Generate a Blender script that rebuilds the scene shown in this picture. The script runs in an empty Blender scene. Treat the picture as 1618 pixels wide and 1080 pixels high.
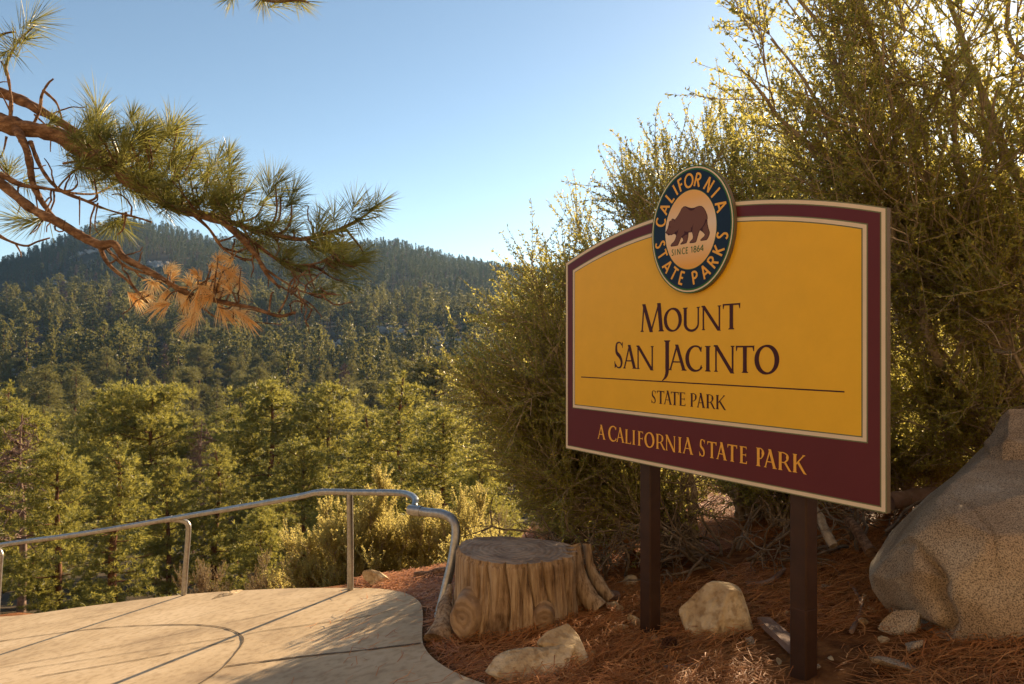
import bpy, math, random
import numpy as np
from mathutils import Vector, Matrix
from mathutils.geometry import tessellate_polygon

rng = np.random.default_rng(7)
R = math.radians
SC = bpy.context.scene
COL = SC.collection
F = 1079.0                                   # focal length in photo pixels (24 mm)

# ------------------------------------------------------------------ camera, sky, sun
cam_d = bpy.data.cameras.new('camera'); cam = bpy.data.objects.new('camera', cam_d); COL.objects.link(cam)
cam.location = (0, 0, 0); cam.rotation_euler = (R(90), 0, 0)
cam_d.sensor_width = 36; cam_d.lens = 36 * F / 1618; cam_d.shift_y = 10 / 1618
cam_d.clip_start = 0.05; cam_d.clip_end = 20000
cam_d.dof.use_dof = True; cam_d.dof.focus_distance = 3.0; cam_d.dof.aperture_fstop = 9
SC.camera = cam
SUN_AZ, SUN_EL = 34.0, 19.0
w = bpy.data.worlds.new("World"); SC.world = w; w.use_nodes = True
nt = w.node_tree; nt.nodes.clear()
sky = nt.nodes.new('ShaderNodeTexSky'); sky.sky_type = 'NISHITA'; sky.sun_disc = False
sky.sun_elevation = R(SUN_EL); sky.sun_rotation = R(SUN_AZ); sky.altitude = 2600
sky.air_density = 1.0; sky.dust_density = 1.2; sky.ozone_density = 1.0
bg = nt.nodes.new('ShaderNodeBackground'); bg.inputs['Strength'].default_value = 0.085
ow = nt.nodes.new('ShaderNodeOutputWorld')
tint = nt.nodes.new('ShaderNodeMixRGB'); tint.blend_type = 'MULTIPLY'; tint.inputs[0].default_value = 1; tint.inputs[2].default_value = (1.0, .98, .86, 1)
nt.links.new(sky.outputs[0], tint.inputs[1]); nt.links.new(tint.outputs[0], bg.inputs['Color']); nt.links.new(bg.outputs[0], ow.inputs['Surface'])
sun_d = bpy.data.lights.new('sun', 'SUN'); sun = bpy.data.objects.new('sun', sun_d); COL.objects.link(sun)
sun_d.energy = 5.0; sun_d.angle = R(0.5); sun_d.color = (1.0, 0.74, 0.45)
sdir = Vector((math.sin(R(SUN_AZ)) * math.cos(R(SUN_EL)), math.cos(R(SUN_AZ)) * math.cos(R(SUN_EL)), math.sin(R(SUN_EL))))
sun.rotation_euler = sdir.to_track_quat('Z', 'Y').to_euler()
SC.view_settings.view_transform = 'Standard'; SC.view_settings.look = 'None'
SC.view_settings.exposure = 1.4; SC.view_settings.gamma = 1.0
SC.cycles.max_bounces = 8; SC.cycles.transparent_max_bounces = 6
SC.cycles.volume_bounces = 0; SC.cycles.sample_clamp_indirect = 8

# ------------------------------------------------------------------ helpers
class MB:
    def __init__(s): s.v = []; s.f = []; s.n = 0
    def add(s, v, f, mat=0, var=0.5):
        v = np.asarray(v, float).reshape(-1, 3); f = np.asarray(f, int)
        s.v.append((v, np.broadcast_to(np.asarray(var, float), (len(v),))))
        s.f.append((f + s.n, mat)); s.n += len(v)
    def build(s, name, mats, parent=None, smooth=False):
        me = bpy.data.meshes.new(name)
        V = np.concatenate([a for a, _ in s.v]); A = np.concatenate([b for _, b in s.v])
        me.vertices.add(len(V)); me.vertices.foreach_set('co', V.ravel().astype(np.float32))
        li = np.concatenate([f.ravel() for f, _ in s.f])
        lt = np.concatenate([np.full(len(f), f.shape[1]) for f, _ in s.f])
        mi = np.concatenate([np.full(len(f), m) for f, m in s.f])
        ls = np.concatenate([[0], np.cumsum(lt)[:-1]])
        me.loops.add(len(li)); me.loops.foreach_set('vertex_index', li.astype(np.int32))
        me.polygons.add(len(lt)); me.polygons.foreach_set('loop_start', ls.astype(np.int32))
        me.polygons.foreach_set('loop_total', lt.astype(np.int32))
        if not isinstance(mats, (list, tuple)): mats = [mats]
        for m in mats: me.materials.append(m)
        me.polygons.foreach_set('material_index', mi.astype(np.int32))
        me.polygons.foreach_set('use_smooth', np.full(len(lt), bool(smooth)))
        at = me.attributes.new('var', 'FLOAT', 'POINT'); at.data.foreach_set('value', A.astype(np.float32))
        me.update(calc_edges=True); me.validate()
        o = bpy.data.objects.new(name, me); COL.objects.link(o)
        if parent: o.parent = parent
        return o

def tag(o, label=None, cat=None, group=None, kind=None):
    if label: o['label'] = label
    if cat: o['category'] = cat
    if group: o['group'] = group
    if kind: o['kind'] = kind
    return o
def empty(name, loc, label, cat, group=None):
    o = bpy.data.objects.new(name, None); COL.objects.link(o); o.location = loc; o.empty_display_size = 0.1
    return tag(o, label, cat, group)

def hash3(i, j, k):
    h = (i * 374761393 + j * 668265263 + k * 2147483647 + 1013904223) & 0xffffffff
    h = ((h ^ (h >> 13)) * 1274126177) & 0xffffffff
    return ((h ^ (h >> 16)) & 0xffff) / 65535.0
def vnoise(p):
    p = np.asarray(p, float); i = np.floor(p).astype(np.int64); f = p - i; f = f * f * (3 - 2 * f)
    r = 0
    for a in (0, 1):
        for b in (0, 1):
            for c in (0, 1):
                wt = (f[..., 0] if a else 1 - f[..., 0]) * (f[..., 1] if b else 1 - f[..., 1]) * (f[..., 2] if c else 1 - f[..., 2])
                r = r + wt * hash3(i[..., 0] + a, i[..., 1] + b, i[..., 2] + c)
    return r * 2 - 1
def fbm(p, o=4, g=0.5):
    p = np.asarray(p, float); r = 0; a = 1
    for k in range(o): r = r + a * vnoise(p * 2 ** k + 17.3 * k); a *= g
    return r

def px(x, y, Y): return np.array([(x - 809) / F * Y, Y, (550 - y) / F * Y])

def smooth_path(P, n):
    P = np.asarray(P, float)
    if len(P) < 3:
        t = np.linspace(0, 1, n)[:, None]; return P[0] * (1 - t) + P[-1] * t
    Q = np.vstack([2 * P[0] - P[1], P, 2 * P[-1] - P[-2]])
    out = []; m = len(P) - 1
    for t in np.linspace(0, m - 1e-6, n):
        i = int(t); u = t - i; a, b, c, d = Q[i:i + 4]
        out.append(.5 * ((2 * b) + (-a + c) * u + (2 * a - 5 * b + 4 * c - d) * u * u + (-a + 3 * b - 3 * c + d) * u ** 3))
    return np.array(out)
def tube(P, rad, k=6, cap=False):
    P = np.asarray(P, float); n = len(P); rad = np.broadcast_to(np.asarray(rad, float), (n,))
    T = np.gradient(P, axis=0); T /= np.linalg.norm(T, axis=1)[:, None] + 1e-12
    up = np.array([0.31, 0.17, 0.93]) if abs(T[0] @ np.array([0.31, 0.17, 0.93])) < .9 else np.array([.9, .3, .1])
    U = np.zeros_like(P); u = up
    for i in range(n):
        u = u - T[i] * (u @ T[i]); u /= np.linalg.norm(u) + 1e-12; U[i] = u
    W = np.cross(T, U); a = np.arange(k) * 2 * np.pi / k
    V = P[:, None] + rad[:, None, None] * (np.cos(a)[None, :, None] * U[:, None] + np.sin(a)[None, :, None] * W[:, None])
    V = V.reshape(-1, 3); i, j = np.meshgrid(np.arange(n - 1), np.arange(k), indexing='ij')
    f = np.stack([i * k + j, i * k + (j + 1) % k, (i + 1) * k + (j + 1) % k, (i + 1) * k + j], -1).reshape(-1, 4)
    return V, f
def add_tube(mb, P, rad, k=6, cap=False, mat=0, var=.5):
    V, f = tube(P, rad, k); n0 = mb.n; mb.add(V, f, mat, var)
    if cap:
        for idx, base in ((0, P[0]), (len(P) - 1, P[-1])):
            ring = V[idx * k:(idx + 1) * k]; vv = np.vstack([ring, [np.asarray(base, float)]])
            fo = np.array([[j, (j + 1) % k, k] for j in range(k)])
            if idx == 0: fo = fo[:, ::-1]
            mb.add(vv, fo, mat, var)
def unit(v): v = np.asarray(v, float); return v / (np.linalg.norm(v, axis=-1, keepdims=True) + 1e-12)
def randdir(n): return unit(rng.normal(size=(n, 3)))
def icosphere(sub):
    import bmesh
    bm = bmesh.new(); bmesh.ops.create_icosphere(bm, subdivisions=sub, radius=1)
    v = np.array([q.co[:] for q in bm.verts]); f = np.array([[q.index for q in p.verts] for p in bm.faces]); bm.free(); return v, f
ICO = {k: icosphere(k) for k in (2, 3, 4, 5, 6)}

# ------------------------------------------------------------------ materials
def N(nt, t, **kw):
    n = nt.nodes.new(t)
    for k, v in kw.items(): setattr(n, k, v)
    return n
def ramp(nt, cols, poss):
    r = N(nt, 'ShaderNodeValToRGB'); e = r.color_ramp.elements
    while len(e) < len(cols): e.new(0.5)
    for i, (c, p) in enumerate(zip(cols, poss)): e[i].position = p; e[i].color = (*c, 1)
    return r
def base_mat(name):
    m = bpy.data.materials.new(name); m.use_nodes = True; nt = m.node_tree
    return m, nt, nt.nodes['Principled BSDF']
def noise_mat(name, cols, poss=None, scale=5, rough=0.8, detail=6, bump=None, stretch=None, spec=0.3, cols2=None, scale2=None, metallic=0, coord='Object', distort=0.0):
    """Principled material whose base colour is a noise through a colour ramp, with optional second fine noise and bump."""
    m, nt, b = base_mat(name); L = nt.links.new
    tc = N(nt, 'ShaderNodeTexCoord'); mp = N(nt, 'ShaderNodeMapping'); L(tc.outputs[coord], mp.inputs[0])
    if stretch: mp.inputs['Scale'].default_value = stretch
    n1 = N(nt, 'ShaderNodeTexNoise'); n1.inputs['Scale'].default_value = scale; n1.inputs['Detail'].default_value = detail
    n1.inputs['Roughness'].default_value = .62; n1.inputs['Distortion'].default_value = distort; L(mp.outputs[0], n1.inputs['Vector'])
    r = ramp(nt, cols, poss or np.linspace(.3, .7, len(cols))); L(n1.outputs['Fac'], r.inputs[0]); out = r.outputs[0]
    if cols2:
        n2 = N(nt, 'ShaderNodeTexNoise'); n2.inputs['Scale'].default_value = scale2; n2.inputs['Detail'].default_value = 4; L(mp.outputs[0], n2.inputs['Vector'])
        r2 = ramp(nt, cols2, np.linspace(.35, .65, len(cols2))); L(n2.outputs['Fac'], r2.inputs[0])
        mx = N(nt, 'ShaderNodeMixRGB', blend_type='MULTIPLY'); mx.inputs[0].default_value = 1
        L(out, mx.inputs[1]); L(r2.outputs[0], mx.inputs[2]); out = mx.outputs[0]
    L(out, b.inputs['Base Color']); b.inputs['Roughness'].default_value = rough; b.inputs['Specular IOR Level'].default_value = spec
    b.inputs['Metallic'].default_value = metallic
    if bump:
        n3 = N(nt, 'ShaderNodeTexNoise'); n3.inputs['Scale'].default_value = bump[0]; n3.inputs['Detail'].default_value = 8; L(mp.outputs[0], n3.inputs['Vector'])
        bp = N(nt, 'ShaderNodeBump'); bp.inputs['Strength'].default_value = bump[1]; bp.inputs['Distance'].default_value = bump[2]
        L(n3.outputs['Fac'], bp.inputs['Height']); L(bp.outputs[0], b.inputs['Normal'])
    return m
def leaf_mat(name, cols, tcol, tfac=0.45, rough=0.45, spec=.4):
    m, nt, b = base_mat(name); L = nt.links.new
    a = N(nt, 'ShaderNodeAttribute', attribute_name='var'); r = ramp(nt, cols, np.linspace(0, 1, len(cols))); L(a.outputs['Fac'], r.inputs[0])
    L(r.outputs[0], b.inputs['Base Color']); b.inputs['Roughness'].default_value = rough; b.inputs['Specular IOR Level'].default_value = spec
    t = N(nt, 'ShaderNodeBsdfTranslucent'); mx0 = N(nt, 'ShaderNodeMixRGB', blend_type='MIX'); mx0.inputs[0].default_value = .6
    L(r.outputs[0], mx0.inputs[1]); mx0.inputs[2].default_value = (*tcol, 1); L(mx0.outputs[0], t.inputs['Color'])
    mx = N(nt, 'ShaderNodeMixShader'); mx.inputs[0].default_value = tfac
    L(b.outputs[0], mx.inputs[1]); L(t.outputs[0], mx.inputs[2]); L(mx.outputs[0], nt.nodes['Material Output'].inputs['Surface'])
    return m
def paint(name, col, rough=.35, spec=.5, coat=0):
    rough += .08; spec = .22
    m = noise_mat(name, [tuple(c * .93 for c in col), col], scale=9, rough=rough, spec=spec)
    return m

M = {}
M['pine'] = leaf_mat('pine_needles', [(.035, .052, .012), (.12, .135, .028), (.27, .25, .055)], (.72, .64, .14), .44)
M['pine_half_shade'] = leaf_mat('half_shade_pine_needles', [(.022, .036, .013), (.075, .088, .024), (.17, .165, .045)], (.50, .44, .11), .36)  # darkened needle copy; shade among crowded trees put into the colour
M['pine_far_shade'] = leaf_mat('far_shade_pine_needles', [(.020, .040, .024), (.040, .064, .034), (.085, .10, .045)], (.26, .28, .10), .30)  # darker, bluer needle copy; shade of the backlit hill put into the colour
M['needle_live'] = leaf_mat('branch_needles', [(.045, .060, .014), (.10, .115, .026), (.21, .20, .055)], (.50, .47, .11), .46, .32)
M['needle_dead'] = leaf_mat('dead_needles', [(.76, .48, .20), (.85, .60, .30), (.90, .72, .44)], (1.0, .82, .46), .72, .4)
M['litter'] = leaf_mat('fallen_needles', [(.24, .078, .018), (.46, .17, .042), (.64, .30, .095)], (.35, .15, .05), .1, .6)
M['mahog'] = leaf_mat('shrub_leaves', [(.024, .038, .009), (.10, .118, .022), (.30, .29, .055), (.62, .40, .07)], (.92, .82, .20), .54, .32, .65)
M['bushleaf'] = leaf_mat('sunny_bush_leaves', [(.16, .15, .035), (.27, .24, .06), (.40, .34, .11)], (.90, .76, .26), .62, .45)
M['drybrush'] = leaf_mat('dry_brush_leaves', [(.14, .10, .045), (.22, .16, .07), (.30, .22, .10)], (.45, .32, .14), .35, .6)
M['bark_pine'] = noise_mat('pine_bark', [(.05, .022, .012), (.15, .065, .033), (.26, .13, .07)], scale=9, rough=.9, bump=(14, .8, .03), stretch=(1, 1, .35))
M['bark_limb'] = noise_mat('limb_bark', [(.045, .024, .014), (.17, .095, .055), (.34, .22, .135)], scale=46, rough=.9, bump=(85, 1, .012), stretch=(.5, 1, 1))
M['bark_shrub'] = noise_mat('shrub_bark', [(.14, .11, .08), (.32, .26, .19), (.48, .40, .31)], scale=24, rough=.85, bump=(60, .8, .006))
M['twig'] = noise_mat('grey_twig', [(.07, .05, .035), (.16, .12, .085), (.26, .205, .15)], scale=24, rough=.9)
M['bark_dead'] = noise_mat('dead_wood', [(.10, .06, .045), (.20, .13, .10), (.32, .23, .18)], scale=6, rough=.9)
M['granite'] = noise_mat('granite', [(.23, .165, .11), (.38, .30, .215), (.46, .40, .32)], scale=2.6, rough=.92, detail=8, bump=(130, .55, .006),
                         cols2=[(.30, .27, .25), (.92, .90, .88), (1.30, 1.25, 1.18)], scale2=190, spec=.2)
M['granite_far'] = noise_mat('far_granite', [(.20, .18, .16), (.34, .31, .28), (.46, .43, .39)], scale=.35, rough=.95, detail=8, spec=.1)
M['pale_rock'] = noise_mat('pale_rock', [(.32, .21, .11), (.54, .41, .24), (.68, .57, .40)], scale=6, rough=.9, detail=9, bump=(26, 1, .02), spec=.2, cols2=[(.70, .64, .58), (1, 1, 1), (1, 1, 1)], scale2=30)
M['concrete'] = noise_mat('concrete', [(.36, .265, .165), (.52, .395, .245), (.60, .47, .31)], scale=1.6, rough=.9, detail=10, bump=(60, .35, .004),
                          cols2=[(.80, .77, .74), (.97, .97, .97), (1.02, 1.02, 1.02)], scale2=20, spec=.2)
M['joint'] = noise_mat('joint_dirt', [(.06, .045, .03), (.16, .12, .08)], scale=30, rough=1)
M['steel'] = noise_mat('galvanised_steel', [(.30, .29, .27), (.46, .45, .43)], scale=18, rough=.42, metallic=.85, spec=.5, cols2=[(.8, .8, .8), (1, 1, 1)], scale2=60)
M['post'] = noise_mat('brown_post_steel', [(.030, .014, .009), (.052, .024, .014)], scale=11, rough=.5, bump=(80, .15, .002))
M['yellow'] = paint('sign_yellow', (.82, .46, .03), .30)
M['maroon'] = paint('sign_maroon', (.115, .020, .026), .34)
M['cream'] = paint('sign_cream', (.74, .60, .44), .4)
M['olive'] = paint('sign_olive_line', (.16, .17, .085), .4)
M['navy'] = paint('sign_navy', (.006, .018, .045), .3)
M['green'] = paint('sign_green', (.035, .13, .028), .35)
M['ink'] = paint('sign_dark_lettering', (.055, .012, .016), .4)
M['gold'] = paint('sign_gold_lettering', (.85, .43, .07), .4)
M['bearbrown'] = paint('bear_brown', (.155, .065, .045), .4)
M['edge'] = paint('sign_edge', (.16, .12, .075), .5)
M['ember'] = None

# ------------------------------------------------------------------ terrain
YB_X = [-60, -8, -5, -3, -1.6, -1.1, -.5, 0, .4, 1, 2, 4, 8, 60]; YB_Y = [12, 8.5, 6.80, 6.30, 5.75, 5.65, 5.6, 5.9, 7.6, 8.6, 9.2, 12, 16, 30]
EDGE = [(-9, 8.9), (-7, 7.9), (-5.05, 6.75), (-4, 6.5), (-2.97, 6.24), (-2.0, 5.78), (-1.234, 5.28), (-.95, 5.05), (-.74, 4.78), (-.60, 4.45), (-.535, 4.1), (-.50, 3.8), (-.455, 3.52), (-.36, 3.25), (-.2, 2.97), (.05, 2.68), (.5, 2.3), (1.2, 1.8), (2.4, 1.0), (3.4, -.5), (3.4, -3.4)]
EDGE_Y = [p[1] for p in EDGE[::-1]]; EDGE_X = [p[0] for p in EDGE[::-1]]
def plane_z(X, Y):
    t = np.clip(np.asarray(X, float) / .9, 0, 1)
    return -1.11 + .168 * np.clip(X, -8, 7) - .108 * Y - .085 * t * t * (3 - 2 * t)
SK_X = [-900, -300, 0, 60, 110, 150, 200, 260, 330, 450, 530, 580, 610, 640, 700, 800, 900, 1100, 1250, 1400, 1618, 2600]
SK_Y = [440, 432, 424, 402, 382, 368, 356, 368, 386, 394, 396, 394, 390, 395, 414, 432, 440, 425, 400, 380, 370, 370]
FY = [0, 20, 30, 60, 100, 150, 220, 300, 360, 400, 440, 500]
FZ = [-7, -8.5, -11.4, -18.6, -24.5, -26, -21.5, -11, 4, 15, 15, 18]
def terrain_z(X, Y):
    X = np.asarray(X, float); Y = np.asarray(Y, float)
    Yb = np.interp(X, YB_X, YB_Y); d = np.maximum(Y - Yb, 0)
    near = plane_z(X, np.minimum(Y, Yb)) - np.interp(d, [0, .4, 3, 8, 15, 30], [0, .14, 1.5, 4.2, 6.5, 9])
    # unseen slope behind the photographer, added to bounce warm sunlight onto the sign
    near = np.where(Y < -3.5, near + 1.0 * np.minimum(-Y - 3.5, 45), near)
    xe = np.interp(Y, EDGE_Y, EDGE_X); near = near - .06 * np.clip((xe - X) / .12, 0, 1) * (Y > -3.4)
    near = near + .022 * fbm(np.stack([X * 1.3, Y * 1.3, X * 0], -1), 4) * np.clip((np.abs(Y) + np.abs(X) - 4) / 4, .5, 4)
    u = np.clip(X / np.maximum(Y, 1), -2, 2)
    sk = (550 - np.interp(809 + F * u, SK_X, SK_Y)) / F
    ridge = sk * 900
    zf = np.interp(Y, FY, FZ)
    t = np.clip((Y - 440) / (900 - 440), 0, 1); up = 15 + (ridge - 15) * (t ** .85)
    zf = np.where(Y > 440, up, zf)
    zf = np.where(Y > 900, ridge - (Y - 900) * .22, zf)
    big = fbm(np.stack([X * .009, Y * .009, X * 0 + 3], -1), 4)
    zf = zf + big * np.clip((Y - 40) / 120, 0, 1) * 5 * np.clip((1300 - Y) / 300, 0, 1) * np.where(Y > 700, np.clip((900 - Y) / 200, .15, 1), 1)
    zf = np.where(Y > 1250, np.maximum(zf, -180), zf)
    s = np.clip((Y - 12) / 16, 0, 1); s = s * s * (3 - 2 * s)
    z = near * (1 - s) + zf * s
    # a granite bank on the right, behind the tall shrub
    bank = np.clip((X - 3.5) / 6, 0, 1) * np.clip((Y - 3) / 4, 0, 1) * np.clip((60 - Y) / 30, 0, 1)
    return z + bank * (2.6 + .16 * np.clip(Y - 6, 0, 30))
def build_ground():
    na = 420; rr = np.concatenate([np.geomspace(.6, 3000, 230)])
    ang = np.concatenate([np.linspace(-52, 52, 300), np.linspace(52, 308, 120)[1:-1]]); ang = np.sort(ang); na = len(ang)
    A = np.radians(ang)
    X = rr[:, None] * np.sin(A)[None]; Y = rr[:, None] * np.cos(A)[None]
    Z = terrain_z(X, Y)
    V = np.stack([X, Y, Z], -1).reshape(-1, 3); nr = len(rr)
    i, j = np.meshgrid(np.arange(nr - 1), np.arange(na), indexing='ij')
    f = np.stack([i * na + j, (i + 1) * na + j, (i + 1) * na + (j + 1) % na, i * na + (j + 1) % na], -1).reshape(-1, 4)
    m, nt, b = base_mat('forest_floor'); L = nt.links.new
    tc = N(nt, 'ShaderNodeTexCoord'); n1 = N(nt, 'ShaderNodeTexNoise'); n1.inputs['Scale'].default_value = .035; n1.inputs['Detail'].default_value = 9; n1.inputs['Roughness'].default_value = .65
    L(tc.outputs['Object'], n1.inputs['Vector'])
    r = ramp(nt, [(.045, .035, .022), (.075, .058, .038), (.15, .12, .09), (.30, .26, .22)], [.3, .55, .66, .76]); L(n1.outputs['Fac'], r.inputs[0])
    n2 = N(nt, 'ShaderNodeTexNoise'); n2.inputs['Scale'].default_value = 9; n2.inputs['Detail'].default_value = 10; n2.inputs['Roughness'].default_value = .7; L(tc.outputs['Object'], n2.inputs['Vector'])
    r2 = ramp(nt, [(.04, .016, .006), (.15, .056, .018), (.26, .11, .036), (.33, .19, .09)], [.3, .45, .6, .75]); L(n2.outputs['Fac'], r2.inputs[0])
    vl = N(nt, 'ShaderNodeVectorMath', operation='LENGTH'); L(tc.outputs['Object'], vl.inputs[0])
    mr = N(nt, 'ShaderNodeMapRange'); mr.inputs[1].default_value = 9; mr.inputs[2].default_value = 16; L(vl.outputs['Value'], mr.inputs[0])
    mx = N(nt, 'ShaderNodeMixRGB'); L(mr.outputs[0], mx.inputs[0]); L(r2.outputs[0], mx.inputs[1]); L(r.outputs[0], mx.inputs[2])
    sx = N(nt, 'ShaderNodeSeparateXYZ'); L(tc.outputs['Object'], sx.inputs[0]); mr2 = N(nt, 'ShaderNodeMapRange'); mr2.inputs[1].default_value = -2.6; mr2.inputs[2].default_value = -4.0; L(sx.outputs['Y'], mr2.inputs[0])
    r3 = ramp(nt, [(.26, .20, .125), (.44, .35, .225), (.52, .43, .30)], [.3, .5, .7]); L(n2.outputs['Fac'], r3.inputs[0])  # pale sand on the added rear slope, strengthening its bounced light
    mx2 = N(nt, 'ShaderNodeMixRGB'); L(mr2.outputs[0], mx2.inputs[0]); L(mx.outputs[0], mx2.inputs[1]); L(r3.outputs[0], mx2.inputs[2]); mx = mx2
    L(mx.outputs[0], b.inputs['Base Color']); b.inputs['Roughness'].default_value = .95; b.inputs['Specular IOR Level'].default_value = .1
    bp = N(nt, 'ShaderNodeBump'); bp.inputs['Strength'].default_value = .8; bp.inputs['Distance'].default_value = .03; L(n2.outputs['Fac'], bp.inputs['Height']); L(bp.outputs[0], b.inputs['Normal'])
    mb = MB(); mb.add(V, f)
    o = mb.build('ground', m, smooth=True); tag(o, kind='structure')
build_ground()

# ------------------------------------------------------------------ pavement
def on_plane(x, y, lift=0.0):
    """Point where the view ray through photo pixel (x, y) meets the paved ramp."""
    a = (x - 809) / F; c = (550 - y) / F
    Y = -1.11 / (c - .168 * a + .108)
    for _ in range(12): Y = Y + .7 * (float(plane_z(a * Y, Y)) - c * Y) / (c - .168 * a + .108)
    return np.array([a * Y, Y, c * Y + lift])
def build_pavement():
    e = smooth_path(EDGE, 160)
    B = np.array([(-9, -3.4)]); n = len(e)
    top = np.column_stack([e, plane_z(e[:, 0], e[:, 1]) + .035]); bot = top.copy(); bot[:, 2] -= .16
    # fill by strips from the edge towards a line on the left so the slab can carry a slight unevenness
    K = 40; t = np.linspace(0, 1, K) ** 1.3
    anchor = np.column_stack([np.full(n, -9.0), np.linspace(8.8, -3.4, n)])
    P = e[:, None] * (1 - t)[None, :, None] + anchor[:, None] * t[None, :, None]
    Z = plane_z(P[..., 0], P[..., 1]) + .035
    V = np.dstack([P, Z]).reshape(-1, 3)
    i, j = np.meshgrid(np.arange(n - 1), np.arange(K - 1), indexing='ij')
    f = np.stack([i * K + j, (i + 1) * K + j, (i + 1) * K + j + 1, i * K + j + 1], -1).reshape(-1, 4)
    mb = MB(); mb.add(V, f)
    bev = top.copy(); nrm = np.gradient(e, axis=0); nrm = unit(np.column_stack([nrm[:, 1], -nrm[:, 0]]))
    out = top.copy(); out[:, :2] -= nrm * -.012; out[:, 2] -= .012; bot[:, :2] = out[:, :2]
    S = np.concatenate([top, out, bot]); i = np.arange(n - 1)
    mb.add(S, np.concatenate([np.stack([i, i + n, i + n + 1, i + 1], -1), np.stack([i + n, i + 2 * n, i + 2 * n + 1, i + n + 1], -1)]))
    o = mb.build('pavement', M['concrete'], smooth=False); tag(o, kind='structure')
    J = MB()
    z2 = lambda q: [(a / 2, 540 + b / 2) for a, b in q]
    lines = [(z2([(-300, 1000), (0, 948), (320, 907), (560, 897), (680, 903), (740, 920), (767, 942), (752, 980), (700, 1040), (630, 1090), (560, 1130)]), .012),
             (z2([(-200, 1075), (0, 1035), (330, 975), (640, 910)]), .005), (z2([(60, 1042), (400, 990), (730, 938)]), .006),
             (z2([(110, 1066), (480, 1002), (745, 948)]), .009), (z2([(716, 893), (860, 862), (1000, 832)]), .007),
             (z2([(770, 932), (860, 915), (1130, 878), (1250, 850)]), .008), (z2([(712, 1034), (900, 1010), (1120, 987), (1330, 962)]), .016),
             (z2([(-100, 950), (100, 905), (220, 880), (420, 850)]), .005), (z2([(500, 905), (700, 850), (790, 830)]), .004)]
    for q, wd in lines:
        P = np.array([on_plane(x, y + 6) for x, y in q]); P = smooth_path(P[:, :2], 90)
        P += .004 * np.column_stack([vnoise(np.column_stack([P * 14, P[:, :1]])), vnoise(np.column_stack([P * 14, P[:, :1] + 9]))])
        T = unit(np.gradient(P, axis=0)); Nn = np.column_stack([-T[:, 1], T[:, 0]])
        ww = 1.35 * wd * (.8 + .5 * vnoise(np.column_stack([P * 22, P[:, :1]])))[:, None]
        a, b = P + Nn * ww / 2, P - Nn * ww / 2; n = len(P)
        V = np.vstack([a, b]); V = np.column_stack([V, plane_z(V[:, 0], V[:, 1]) + .0385]); i = np.arange(n - 1)
        J.add(V, np.stack([i, i + 1, i + n + 1, i + n], -1))
    o = J.build('pavement_joints', M['joint']); tag(o, kind='structure')
build_pavement()

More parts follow.
